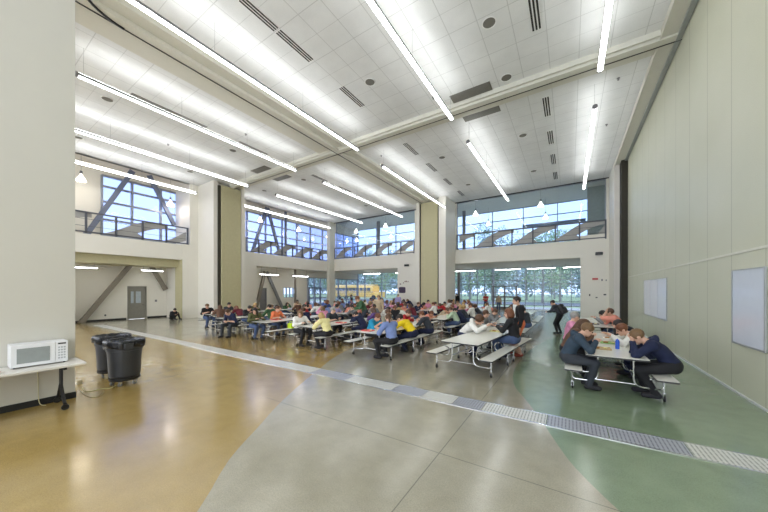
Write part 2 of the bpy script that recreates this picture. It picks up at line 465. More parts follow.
# interior panes above the balcony rails
def pane(name, a0, a1, ax, at, z0, z1):
    m = MB()
    if ax == 'y': m.box(a0, at, z0, a1, at+.012, z1)
    else: m.box(at, a0, z0, at+.012, a1, z1)
    o = struct(m.build(name, M['glass']))
    f = MB(); w = .05
    def bx(p0, p1, c0, c1):
        if ax == 'y': f.box(p0, at-.03, c0, p1, at+.05, c1)
        else: f.box(at-.03, p0, c0, at+.05, p1, c1)
    bx(a0, a0+w, z0, z1); bx(a1-w, a1, z0, z1); bx(a0, a1, z1-w, z1)
    f.build('window_frame', M['mull'], o)
pane('window_7', -22.3, -12.32, 'y', YN+.22, 5.46, ZC)
pane('window_8', -8.28, 2.05, 'y', YN+.22, 5.46, ZC)

# doors
def door_w(name, y0, y1, z1, lites, x=XWO-.05, m='door'):
    o = struct(MB().box(x-.05, y0+.06, .01, x, y1-.06, z1-.06).build(name, M[m]))
    f = MB(); f.box(x-.1, y0, 0, x+.09, y0+.06, z1); f.box(x-.1, y1-.06, 0, x+.09, y1, z1); f.box(x-.1, y0, z1-.06, x+.09, y1, z1)
    f.build('door_frame', M[m], o)
    for a, b, c, d in lites: MB().box(x, a, c, x+.012, b, d).build('door_glass', mat('door_glass_panel', (176, 186, 192), .1), o)
    MB().tube([(x, y1-.14, 1.0), (x+.06, y1-.14, 1.0), (x+.06, y1-.26, 1.0)], .012).build('door_handle', M['chrome'], o, smooth=True)
door_w('door_1', 7.15, 8.2, 2.26, [(7.35, 7.5, 1.1, 1.9), (7.62, 7.9, 1.1, 1.9)])
door_w('door_2', 17.1, 17.85, 2.2, [], m='steel')
# glass double door in the north glazing
o = struct(MB().box(-6.95, YNO-.12, 0, -6.85, YNO+.06, 2.45).box(-4.7, YNO-.12, 0, -4.6, YNO+.06, 2.45).box(-6.95, YNO-.12, 2.35, -4.6, YNO+.06, 2.45)
           .box(-5.85, YNO-.12, 0, -5.7, YNO+.04, 2.4).box(-6.9, YNO-.12, 1.2, -4.65, YNO+.04, 1.35).box(-6.9, YNO-.12, 0, -4.65, YNO+.04, .25).build('door_3', M['steel']))
MB().box(-6.0, YNO-.18, .9, -5.97, YNO-.12, 1.3).box(-5.6, YNO-.18, .9, -5.57, YNO-.12, 1.3).build('door_handle', M['chrome'], o)
o = struct(MB().box(XWO-.02, 23.3, 0, XWO+.12, 23.42, 2.3).box(XWO-.02, 25.1, 0, XWO+.12, 25.22, 2.3).box(XWO-.02, 23.3, 2.18, XWO+.12, 25.22, 2.3).box(XWO-.02, 24.2, 0, XWO+.12, 24.32, 2.3).box(XWO-.02, 23.3, 1.0, XWO+.12, 25.2, 1.12).build('door_4', M['steel_blue']))
MB().box(XWO+.12, 24.1, .9, XWO+.16, 24.13, 1.2).build('door_handle', M['chrome'], o)

# braces and columns of the steel frame
def brace(a, b, label, w=.26, m='brace'):
    a, b = Vector(a), Vector(b); d = b-a; L = d.length
    t = thing('steel_brace', label, 'steel brace', a)
    q = d.to_track_quat('Z', 'X').to_matrix().to_4x4()
    MB().cbox((0, 0, L/2), (w, w*.8, L), 0, q).build('tube', M[m], t, bevel=.015)
    MB().cbox((0, 0, .12), (w*1.25, .03, .34), 0, q).build('gusset_plate', M[m], t)
    MB().cbox((0, 0, L-.12), (w*1.25, .03, .34), 0, q).build('gusset_plate', M[m], t)
xb = -24.85
brace((xb, 4.85, .0), (xb, 7.40, 4.0), 'taupe diagonal brace left of the grey door under the left balcony')
brace((xb, 9.2, 2.05), (xb, 8.18, 4.02), 'taupe diagonal brace right of the grey door under the left balcony')
brace((xb, 5.05, 5.3), (xb, 7.3, 10.0), 'slanted brace rising right in the near left balcony window', .26, 'steel_blue')
brace((xb, 9.75, 6.85), (xb, 8.25, 10.0), 'slanted brace leaning left in the near left balcony window', .26, 'steel_blue')
brace((xb, 16.4, .0), (xb, 17.4, 3.75), 'steep brace left of pair seen under the far left balcony')
brace((xb, 19.5, 0.0), (xb, 17.6, 3.75), 'steep brace right of pair seen under the far left balcony', .26, 'steel')
brace((xb, 16.0, 5.3), (xb, 17.6, 10.), 'slanted brace rising right in the far left balcony window', .26, 'steel_blue')
brace((xb, 19.2, 5.3), (xb, 17.7, 10.), 'slanted brace leaning left in the far left balcony window', .26, 'steel_blue')
def column(x, y, z0, z1, r, label, m='steel'):
    t = thing('steel_column', label, 'column', (x, y, z0))
    MB().lathe([(0, 0), (r, 0), (r, z1-z0), (0, z1-z0)], n=20).build('shaft', M[m], t, smooth=True)
    MB().box(-r*1.5, -r*1.5, 0, r*1.5, r*1.5, .03).build('base_plate', M[m], t)
column(-24.3, 20.6, 0, 4.2, .11, 'round grey column right of the braces under far left balcony', 'brace')
column(-24.6, 19.63, 5.3, 10.4, .13, 'blue grey column standing in the far left balcony window', 'steel_blue')
column(-10.4, 31.6, 0.0, 4.25, .16, 'grey column left of the glass doors in the back corridor')
column(-9.5, 30.6, 5.3, 10.4, .17, 'grey column at left end of the back right balcony window')
column(-19.8, 29.6, 5.3, 10.4, .22, 'thick grey column in the back left balcony window')
column(-16.0, 31.4, 0.0, 4.25, .12, 'grey column behind the crowd under the back left balcony')
column(-22.85, 24.9, 0, 4.2, .12, 'pale column at the far corner of the hall', 'soffit')
struct(MB().box(1.2, 29.0, 5.3, 2.75, 29.3, ZC+.85).build('wall_corridor_return', mat('grey_green_wall', (168, 170, 158), .6)))
struct(MB().box(-4.0, 31.9, 8.3, 1.2, 32.3, 8.5).build('trim_6', M['steel_blue']))

# ------------------------------------------------------------------ ceiling soffits and tracks
s = MB()
s.box(-11.5, YS, ZC-.13, -10.5, 22.6, ZC+.02); s.box(-10.2, YS, ZC-.13, -9.75, 22.6, ZC+.02)
struct(s.build('trim_7', M['soffit']))
struct(MB().box(-10.5, YS, ZC-.25, -10.2, 22.6, ZC+.02).box(-10.52, YS, ZC-.27, -10.49, 22.6, ZC-.25, 1).box(-9.78, YS, ZC-.17, -9.73, 22.6, ZC, 0).build('trim_8', [M['soffit'], M['black_line']]))
struct(MB().box(-20.4, 11.42, ZC-.134, 2.3, 12.3, ZC+.02).box(-20.4, 11.5, ZC-.256, XE, 11.78, ZC).box(-20.4, 11.765, ZC-.275, XE, 11.785, ZC-.256, 1).box(-20.4, 11.40, ZC-.17, 2.3, 11.45, ZC, 0).build('trim_9', [M['soffit'], M['black_line']]))
struct(MB().box(2.25, YS, ZC-.2, XE, 21.8, ZC+.02).box(XE-.14, YS, ZC-.27, XE-.02, 21.2, ZC-.2, 1).box(2.22, YS, ZC-.23, 2.26, 21.8, ZC, 0).build('trim_10', [M['soffit'], mat('track_grey', (150, 155, 150), .4)]))
# curved branch of the track above the near wall
cv = MB()
pts = [(-10.48+1.13*(1-math.cos(PI/2*k/12)), 2.9-1.13*math.sin(PI/2*k/12), ZC-.265) for k in range(13)]
cv.tube([*pts, (-7.8, 1.77, ZC-.265)], .035, 6)
struct(cv.build('trim_11', M['black_line']))
struct(MB().box(-11.5, YS, ZC-.14, -7.75, 2.6, ZC+.01).build('trim_12', M['soffit']))

# suspended linear lights
def linear_light(x, y0, y1, label):
    t = thing('linear_light', label, 'ceiling light', (x, y0, 8.63), group='suspended linear lights')
    L = y1-y0; r = .08
    hs = MB(); ln = MB()
    def arc(m, a0, a1, rr, n=8):
        vs = []; 
        for k in range(n+1):
            a = math.radians(a0+(a1-a0)*k/n); vs.append((rr*math.cos(a), rr*math.sin(a)))
        o = len(m.v)
        for px, pz in vs: m.v.append((px, 0.03, pz)); m.v.append((px, L-.03, pz))
        for k in range(n): m.f.append((o+2*k, o+2*k+1, o+2*k+3, o+2*k+2)); m.mi.append(0)
    arc(hs, 150, 210, r); arc(hs, -30, 30, r)
    hs.tube([(0, .02, -.04), (0, L-.02, -.04)], .02, 6)
    hs.build('housing', M['steel'], t)
    arc(ln, 212, 328, r*.99); arc(ln, 40, 140, r*.9)
    ln.build('lens', M['lens'], t)
    for yy in (0, L):
        MB().lathe([(0, -.03), (r*1.03, -.03), (r*1.03, .03), (0, .03)], n=20, mtx=Matrix.Rotation(PI/2, 3, 'X')).build('end_cap', M['steel'], t).location = (0, yy, 0)
    n = 4
    for k in range(n):
        yy = .15+(L-.3)*k/(n-1)
        MB().tube([(0, yy, r*.8), (0, yy, ZC-8.64)], .006, 5).build('cable', M['chrome'], t)
LX = [.76, -3.84, -8.42, -12.75, -17.25, -21.5]
names = ['nearest the right wall', 'second from the right wall', 'third from the right wall', 'fourth from the right wall', 'fifth from the right wall', 'closest to the left balcony']
for i, x in enumerate(LX):
    y0 = 2.4 if i == 3 else .95
    linear_light(x, y0, 10.85 if i < 5 else 9.75, 'bright suspended tube light, near half of ceiling, '+names[i])
    linear_light(x, 12.95, 22.9 if i != 2 else 22.15, 'bright suspended tube light, far half of ceiling, '+names[i])

# slot diffusers
def slot(x, y0, y1, label, grp, w=.26):
    m = MB(); L = (y1-y0)/2; m.box(-w/2, -L, -.012, w/2, L, -.0005)
    o = m.build('slot_diffuser', M['white'], loc=(x, (y0+y1)/2, ZC-.0)); tag(o, label, 'air diffuser', grp)
    d = MB()
    for k in (-1, 0, 1): d.box(k*.085-.024, -L+.02, -.018, k*.085+.024, L-.02, -.010)
    d.build('slot', M['vent'], o)
for (x, ys_, nm) in ((-7.16, [(2.6, 4.27), (4.3, 5.4), (5.43, 6.75), (8.2, 9.56), (13.1, 14.62), (15.9, 17.3), (18.7, 20.05), (21.6, 22.9)], 'above the centre'),
                     (-.81, [(6.9, 8.3), (8.35, 9.48), (12.95, 14.42), (15.8, 17.25), (18.6, 20.1), (21.5, 22.9)], 'by the right wall'),
                     (-14.2, [(4.1, 6.9), (8.4, 10.1), (13.4, 14.8), (16, 17.4)], 'above the left side')):
    for i, (a, b) in enumerate(ys_):
        slot(x, a, b, 'dark slot diffuser, %s from camera in the row %s' % (ORD[i], nm), 'slot air diffusers in the ceiling')
def grille(x0, y0, x1, y1, label):
    o = MB().box(x0, y0, ZC-.02, x1, y1, ZC-.0005).build('return_grille', M['spk']); tag(o, label, 'air grille', 'return air grilles')
    g = MB(); n = 34
    for k in range(n):
        xx = x0+.03+(x1-x0-.06)*k/n; g.box(xx, y0+.03, ZC-.03, xx+(x1-x0-.06)/n*.75, y1-.03, ZC-.019)
    g.build('slats', M['grille'], o)
grille(-3.95, 10.88, -2.45, 11.38, 'grey return grille on near side of the cross track, above the centre')
grille(-3.95, 12.4, -2.45, 12.92, 'grey return grille on far side of the cross track, above the centre')
grille(-17.05, 10.88, -15.6, 11.38, 'grey return grille near the left partition pier, near side of track')
grille(-17.05, 12.42, -15.6, 12.95, 'grey return grille near the left partition pier, far side of track')
cans = [(-1.92, 8.48, 'left of the near part of the right slot row'), (-1.9, 11.0, 'beside the right grille of the cross track'), (-1.93, 15.54, 'beyond the right cross track grille'), (-1.94, 20.56, 'near the top of the right back window'),
        (-6.12, 15.65, 'right of the centre slot row, middle'), (-6.13, 20.68, 'right of the centre slot row, far end'), (-6.1, 8.57, 'between the long centre lights'), (-15.37, 3.74, 'under-left corner beside the third left light'),
        (-20.43, 3.89, 'at the left edge beside the near wall'), (-20.33, 8.86, 'above the left partition pier'), (-15.31, 8.77, 'between the left lights near the track'), (-20.14, 20.86, 'above the far corner, left'), (-15.33, 20.93, 'above the back left balcony'), (-19.5, 13.6, 'just past the left partition pier'), (-15.3, 13.7, 'left of the centre beyond the cross track')]
for x, y, nm in cans:
    o = MB().lathe([(0, 0), (.17, 0), (.2, -.012), (.2, -.03), (.18, -.035), (.17, -.02), (0, -.02)], n=24).build('ceiling_speaker', M['white'], smooth=True, loc=(x, y, ZC))
    tag(o, 'round grey ceiling speaker '+nm, 'ceiling speaker', 'round ceiling speakers')
    MB().lathe([(0, -.022), (.165, -.022), (.165, -.026), (0, -.027)], n=24).build('grille_cloth', M['spk'], o)
for i, (x, y, nm) in enumerate([(1.4, 9.5, 'near the top right corner'), (1.45, 13.2, 'just past the cross track by the right wall'), (1.4, 16.6, 'far along the right wall'), (-4.5, 10.6, 'above the centre before the cross track'), (-8.9, 13.6, 'past the track crossing'), (-13.2, 8.2, 'above the left lights'), (-17.5, 6.6, 'toward the left balcony')]):
    o = MB().lathe([(0, 0), (.05, 0), (.05, -.02), (.025, -.03), (.02, -.07), (.035, -.075), (0, -.08)], n=14).build('sprinkler_head', M['steel'], smooth=True, loc=(x, y, ZC))
    tag(o, 'small sprinkler head in the ceiling '+nm, 'sprinkler', 'ceiling sprinkler heads')

# pendants over the balconies
def pendant(x, y, z, ztop, label):
    t = thing('pendant_lamp', label, 'pendant lamp', (x, y, z), group='bell pendants over the balconies')
    MB().lathe([(.05, .42), (.07, .34), (.13, .22), (.2, .12), (.225, 0), (.215, 0), (.19, .11), (.12, .2), (.06, .33), (.0, .40)], n=20).build('shade', M['pendant_glow'], t, smooth=True)
    MB().lathe([(0, .6), (.06, .6), (.07, .42), (0, .4)], n=12).build('cap', M['steel'], t, smooth=True)
    MB().tube([(0, 0, .6), (0, 0, ztop-z)], .008, 5).build('cord', M['steel'], t)
    L = bpy.data.lights.new('lamp_bulb', 'POINT'); L.energy = 18; L.shadow_soft_size = .08; L.color = (1, .95, .88)
    lo = bpy.data.objects.new('lamp_bulb', L); col.objects.link(lo); lo.parent = t; lo.location = (0, 0, -.06)
pend = [(-7.2, 26.6, 8.75, 'upper left in the back right window'), (-7.0, 30.6, 8.6, 'lower left in the back right window'), (-2.0, 26.6, 8.75, 'upper right in the back right window'), (-1.9, 30.6, 8.6, 'lower right in the back right window'),
        (-20.9, 26.6, 8.7, 'upper left in the back left window'), (-25+1.2, 30.4, 8.5, 'lower left in the back left window'), (-17.0, 26.8, 8.9, 'upper right in the back left window'), (-18.6, 30.6, 8.5, 'centre of the back left window'), (-14.5, 29.3, 8.6, 'right side of the back left window'),
        (-24.0, 4.7, 8.35, 'left end of the near left window'), (-24.0, 9.2, 8.0, 'right brace of the near left window'), (-24.0, 16.3, 8.3, 'left brace of the far left window'), (-24.0, 20.8, 8.2, 'middle of the far left window'), (-24.0, 25.2, 8.2, 'corner end of the far left window')]
for x, y, z, nm in pend: pendant(x, y, z, ZC+.85, 'glowing glass bell pendant hanging at '+nm)
# corridor tube lamps under the balcony
for i, (x, y, L, ax, nm) in enumerate([(-9.2, 29.5, 2.4, 'x', 'first from left under the back right balcony'), (-5.0, 29.5, 2.2, 'x', 'second from left under the back right balcony'), (-2.2, 29.5, 2.2, 'x', 'third from left under the back right balcony'), (.4, 29.5, 1.8, 'x', 'rightmost under the back right balcony'),
                                       (-20, 28.5, 2.4, 'x', 'left one under the back left balcony'), (-15.5, 28.5, 2.4, 'x', 'right one under the back left balcony'), (-23.6, 4.6, 1.4, 'y', 'left one under the near left balcony'), (-23.6, 8.0, 1.2, 'y', 'right one under the near left balcony'), (-23.9, 17.2, 2., 'y', 'left one under the far left balcony'), (-23.9, 21.0, 2., 'y', 'right one under the far left balcony')]):
    zz = 3.95 if y > 25 else (3.3 if y < 12 else 3.45)
    a, b = (L/2, .035) if ax == 'x' else (.035, L/2)
    t = thing('strip_light', 'lit strip light, '+nm, 'strip light', (x, y, zz), group='strip lights under the balconies')
    MB().box(-a, -b, -.03, a, b, .0).build('lens', M['strip_lens'], t)
    MB().box(-a, -b, 0.001, a, b, .06).build('housing', M['white'], t)
    zt = 4.25 if y > 25 else (3.6 if y < 12 else 4.15)
    MB().tube([(-a*.8, -b*.8, .05), (-a*.8, -b*.8, zt-zz)], .008, 5).tube([(a*.8, b*.8, .05), (a*.8, b*.8, zt-zz)], .008, 5).build('hanger', M['steel'], t)

# ------------------------------------------------------------------ balcony railings with wave panels
def railing(label, o0, n, sp, zb, zt, ax, flip=1, waves=(), last=None):
    loc = (o0[0], o0[1], zb)
    t = thing('balcony_railing', label, 'railing', loc, 0 if ax == 'x' else PI/2)
    L = sp*n; hh = zt-zb
    if last: L = last
    for k in range(n+1):
        px = min(k*sp, L)
        MB().box(px-.045, -.05, 0, px+.045, .05, hh).build('post', M['rail'], t)
    MB().box(0, -.06, hh-.07, L, .06, hh).build('top_rail', M['rail'], t)
    MB().box(0, -.05, .05, L, .05, .12).build('bottom_rail', M['rail'], t)
    MB().box(0, .0, hh*.33, L, .012, hh*.33+.02).box(0, 0, hh*.66, L, .012, hh*.66+.02).build('mid_rail', M['rail'], t)
    # wavy sheet metal panels, 25 mm folded sheets fixed behind the rails
    def wave(x0, w, x_min, x_max):
        top = []; bot = []
        for k in range(17):
            u = k/16
            zt_ = .08+(hh-.12)*(1-math.cos(PI*min(1, u*1.35)))/2
            zb_ = .05+(hh-.34)*(1-math.cos(PI*max(0, (u-.22)/.78)))/2 if u > .22 else .05
            xx = x0+u*w
            if x_min <= xx <= x_max: top.append((xx, zt_)); bot.append((xx, min(zb_, zt_-.02)))
        if len(top) < 3: return
        poly = top+bot[::-1]
        MB().prism([(a, b) for a, b in poly], .05, .075, fn=lambda x, y, z: (x, z, y)).build('wave_panel', M['wave'], t)
        bump = [(x0+w*.33+w*.34*k/8, .06+.36*math.sin(PI*k/8)) for k in range(9)]
        bump = [(a, b) for a, b in bump if x_min <= a <= x_max]
        if len(bump) > 3: MB().prism(bump, .08, .1, fn=lambda x, y, z: (x, z, y)).build('wave_panel', M['wave'], t)
    for x0, w in waves: wave(x0, w, -.02, L+.02)
railing('grey railing with wavy panels in the back right balcony window', (-8.2, YN+.02), 7, 1.46, 5.46, 6.75, 'x', waves=[(-1.9, 3.3), (1.0, 3.5), (3.9, 3.5), (6.7, 3.5), (9.4, 1.6)])
railing('grey railing with wavy panels in the back left balcony window', (-22.3, YN+.02), 7, 1.42, 5.46, 6.68, 'x', waves=[(-.4, 2.7), (2.2, 2.9), (4.6, 2.9), (7.2, 3.2)])
railing('grey railing with wavy panels on the near left balcony', (XW-.06, 2.1), 6, 1.28, 5.18, 6.4, 'y', waves=[(-.5, 3.3), (2.9, 3.6), (6.0, 3.2)])
railing('grey railing with wavy panels on the far left balcony', (XW-.06, 14.15), 8, 1.22, 5.2, 6.4, 'y', waves=[(.1, 3.0), (2.3, 3.0), (4.6, 3.0), (6.9, 3.0)])

# ------------------------------------------------------------------ floor grating
t = thing('floor_grate', 'long metal trench grating crossing the whole polished floor', 'grate', (XW, 5.11, 0))
x = XW; k = 0
darks = [(-5.3, -4.2), (-3.0, -2.35), (-1.75, -1.25), (-.3, 1.25)]
edges = [XW, -21, -19.6, -18.2, -16.8, -15.4, -14, -12.6, -11.2, -9.8, -8.4, -7, -6.1, -5.3, -4.2, -3.0, -2.35, -1.75, -1.25, -.3, .45, 1.25, 1.95, XE-.03]
for a, b in zip(edges, edges[1:]):
    dk = any(a >= p-.01 and b <= q+.01 for p, q in darks)
    MB().box(a-XW+.006, -.2, -.01, b-XW-.006, .2, .008).build('grate_section', M['grate_dk' if dk else 'grate'], t)
MB().box(0, -.225, -.01, XE-XW-.03, -.2, .01).box(0, .2, -.01, XE-XW-.03, .225, .01).build('frame', M['chrome'], t)

# ------------------------------------------------------------------ east wall boards
def board(y0, y1, z0, z1, label, n=1):
    t = thing('whiteboard', label, 'whiteboard', (XE-.02, (y0+y1)/2, z0))
    L = (y1-y0); wb = mat('glossy_white_board', (222, 226, 238), .12, var=.02)
    for k in range(n):
        a = -L/2+L*k/n; b = a+L/n
        MB().box(-.01, a+.012, .0, .012, b-.012, z1-z0).build('panel', wb, t)
    MB().box(-.016, -L/2-.02, -.03, .014, L/2+.02, 0).box(-.016, -L/2-.02, z1-z0, .014, L/2+.02, z1-z0+.02).box(-.016, -L/2-.025, -.03, .014, -L/2, z1-z0).box(-.016, L/2, -.03, .014, L/2+.025, z1-z0).build('frame', mat('board_trim', (176, 178, 180), .3, .4), t)
board(7.45, 8.57, .99, 2.37, 'glossy single whiteboard on the near part of the right wall')
board(13.28, 16.7, .99, 2.39, 'three panel whiteboard on the right wall behind the tables', 3)
# small devices on the walls
def device(name, x0, z0, x1, z1, m, label, cat, y=YN, d=.06, face='y'):
    o = MB().rbox(x0, z0, 0, x1, z1, d, min(x1-x0, z1-z0)*.2).build(name, m)
    o.rotation_euler = (PI/2, 0, 0); o.location = (0, y, 0)
    tag(o, label, cat)
    return o
bk = mat('black_plastic', (26, 26, 30), .3)
def P(u, v, z=0.):
    d = 290*(H-z)/(v-290); l = (u-384)/290*d
    return (-math.sin(YAW)*d+math.cos(YAW)*l, math.cos(YAW)*d+math.sin(YAW)*l)
def Npix(u, v, y=YN):
    k = (u-384)/290; c, s_ = math.cos(YAW), math.sin(YAW); s = y/(c+k*s_)
    return (s*(-s_+k*c), H+s*(290-v)/290)
def dev(name, u0, v0, u1, v1, m, label, cat, d=.06):
    a = Npix(u0, v1); b = Npix(u1, v0); return device(name, a[0], a[1], b[0], b[1], m, label, cat, d=d)
dev('wall_speaker', 595.2, 252, 602.8, 255.3, bk, 'black box speaker high on the wall right of the back opening', 'speaker', .16)
dev('wall_speaker', 404.8, 264.3, 409, 266.5, bk, 'small black box high on the white wall left of back pier', 'speaker', .14)
dev('fire_alarm', 592.2, 278, 598, 279.9, mat('red_plastic', (186, 48, 44), .35), 'red fire alarm plate on the white wall right of back opening', 'fire alarm')
dev('wall_switch', 601.2, 279, 602.8, 281, M['steel'], 'small grey switch right of the red alarm plate', 'switch', .03)
dev('wall_switch', 605.6, 279.5, 606.8, 281, M['steel'], 'tiny grey switch farthest right of the red alarm plate', 'switch', .03)
dev('wall_outlet', 589, 294, 590.3, 296, bk, 'small dark wall box at lower left of the red alarm plate', 'wall box', .03)
dev('wall_outlet', 595.5, 297, 597.5, 298, bk, 'small dark wall box lowest below the red alarm plate', 'wall box', .03)
dev('wall_outlet', 603.5, 294, 606.2, 295.3, bk, 'small dark wall box at lower right of the red alarm plate', 'wall box', .03)
dev('wall_poster', 399, 287, 405.5, 293, mat('dark_violet_paper', (72, 58, 82), .6), 'dark violet poster on the white wall left of back pier', 'poster', .02)
for k in range(7):
    u = 398.5+R.random()*14; v = 280+R.random()*16
    if 397 < u < 407 and 285 < v < 295: v = 281+R.random()*3
    dev('pinned_note', u, v, u+.9, v+1., mat('brown_note', (128, 96, 88), .6), 'small dark note scattered around the violet poster', 'note', .015)['group'] = 'notes pinned around the poster'
o = MB().box(XWO, 7.15+1.55, 1.15, XWO+.03, 7.15+1.67, 1.3).build('wall_switch', M['steel']); tag(o, 'grey switch plate right of the grey door, far left', 'switch')
o = MB().box(XWO, 6.0, .32, XWO+.03, 6.08, .42).build('wall_outlet', bk); tag(o, 'dark low outlet left of the grey door, far left', 'outlet')

exec_people = True
# ------------------------------------------------------------------ people: a smooth skin grown round a posed skeleton
def surface_nets(F, o, h):
    S = F < 0
    nx, ny, nz = F.shape
    cells = np.zeros((nx-1, ny-1, nz-1), int)
    for dx in (0, 1):
        for dy in (0, 1):
            for dz in (0, 1): cells += S[dx:nx-1+dx, dy:ny-1+dy, dz:nz-1+dz]
    act = (cells > 0) & (cells < 8)
    idx = -np.ones(act.shape, int); ijk = np.argwhere(act); idx[act] = np.arange(len(ijk))
    acc = np.zeros((len(ijk), 3)); cnt = np.zeros(len(ijk))
    c = [(0,0,0),(1,0,0),(0,1,0),(1,1,0),(0,0,1),(1,0,1),(0,1,1),(1,1,1)]
    for a in range(8):
        for b in range(a+1, 8):
            if sum(abs(c[a][i]-c[b][i]) for i in range(3)) != 1: continue
            fa = F[ijk[:,0]+c[a][0], ijk[:,1]+c[a][1], ijk[:,2]+c[a][2]]; fb_ = F[ijk[:,0]+c[b][0], ijk[:,1]+c[b][1], ijk[:,2]+c[b][2]]
            m = (fa < 0) != (fb_ < 0)
            t = np.where(m, fa/np.where(m, fa-fb_, 1), 0)
            p = np.array(c[a])[None]+t[:,None]*(np.array(c[b])-np.array(c[a]))[None]
            acc[m] += p[m]; cnt[m] += 1
    V = (ijk+acc/cnt[:,None])*h+np.array(o)
    Q = []
    for ax in range(3):
        sl0 = [slice(None)]*3; sl1 = [slice(None)]*3
        sl0[ax] = slice(0, -1); sl1[ax] = slice(1, None)
        E = S[tuple(sl0)] != S[tuple(sl1)]
        e = np.argwhere(E); b1, b2 = [(1, 2), (2, 0), (0, 1)][ax]
        ok = (e[:,b1] > 0) & (e[:,b2] > 0) & (e[:,b1] < F.shape[b1]-1) & (e[:,b2] < F.shape[b2]-1); e = e[ok]
        u1 = np.zeros(3, int); u1[b1] = 1; u2 = np.zeros(3, int); u2[b2] = 1
        g = lambda q: idx[q[:,0], q[:,1], q[:,2]]
        quad = np.stack([g(e), g(e-u1), g(e-u1-u2), g(e-u2)], 1)
        s0 = S[e[:,0], e[:,1], e[:,2]]
        quad[~s0] = quad[~s0][:, ::-1]
        Q.append(quad)
    return V, np.concatenate(Q)
def sd_cone(p, a, b, r1, r2):
    a = np.array(a, float); b = np.array(b, float); d = b-a; L = d@d
    t = np.clip(((p-a)@d)/max(L, 1e-9), 0, 1)
    return np.linalg.norm(p-a-t[...,None]*d, axis=-1)-(r1+(r2-r1)*t)
def sd_ell(p, c, r, rot=None):
    q = p-np.array(c, float)
    if rot is not None: q = q@rot
    r = np.array(r, float)
    k0 = np.linalg.norm(q/r, axis=-1); k1 = np.linalg.norm(q/(r*r), axis=-1)
    return k0*(k0-1)/np.maximum(k1, 1e-6)
def smin(a, b, k):
    h = np.maximum(k-np.abs(a-b), 0)/k
    return np.minimum(a, b)-h*h*k*.25
def ik(a, c, l1, l2, pole):
    a = np.array(a, float); c = np.array(c, float); d = c-a; L = np.linalg.norm(d)
    if L > (l1+l2)*.995: c = a+d/L*(l1+l2)*.995; d = c-a; L = np.linalg.norm(d)
    x = (l1*l1-l2*l2+L*L)/(2*L); hgt = math.sqrt(max(l1*l1-x*x, 0)); u = d/L
    p = np.array(pole, float); p = p-u*(p@u); p /= np.linalg.norm(p)
    return a+u*x+p*hgt, c
def Rm(pitch, yaw, roll=0):
    return np.array(Matrix.Rotation(yaw, 3, 'Z') @ Matrix.Rotation(-pitch, 3, 'X') @ Matrix.Rotation(roll, 3, 'Y'))

def head_prims(hc, Rh):
    f = lambda *p: tuple(hc+Rh@np.array(p, float))
    pr = [('e', f(0, -.012, .025), (.077, .097, .092), 'head', Rh), ('e', f(0, .022, -.045), (.058, .068, .068), 'head', Rh),
          ('e', f(0, .055, -.088), (.03, .028, .022), 'head', Rh),
          ('c', f(0, .088, .012), f(0, .110, -.024), .009, .014, 'head'), ('e', f(.078, -.005, -.005), (.012, .022, .032), 'head', Rh), ('e', f(-.078, -.005, -.005), (.012, .022, .032), 'head', Rh)]
    return pr

def hand_fingers(mb, wrist, elbow, palm_dn, curl=.5, side=1):
    d = (wrist-elbow); d /= np.linalg.norm(d)
    n = np.array(palm_dn, float); n = n-d*(n@d); n /= np.linalg.norm(n)
    s = np.cross(d, n)*side
    base = wrist+d*.085
    for k, (o, L) in enumerate(((-.030, .062), (-.010, .072), (.010, .068), (.029, .054))):
        a = wrist+d*.055+s*o*.8; b = base+s*o+n*.002
        c = b+d*L*.5*math.cos(curl*.5)+n*L*.5*math.sin(curl*.5)
        e = c+d*L*.5*math.cos(curl*1.4)+n*L*.5*math.sin(curl*1.4)
        mb.tube([a, b, c, e], [.0095, .0092, .0085, .0065], 6)
    a = wrist+d*.02-s*.02; b = wrist+d*.05-s*.045+n*.01; c = wrist+d*.085-s*.052+n*.022
    mb.tube([a, b, c], [.012, .011, .008], 6)

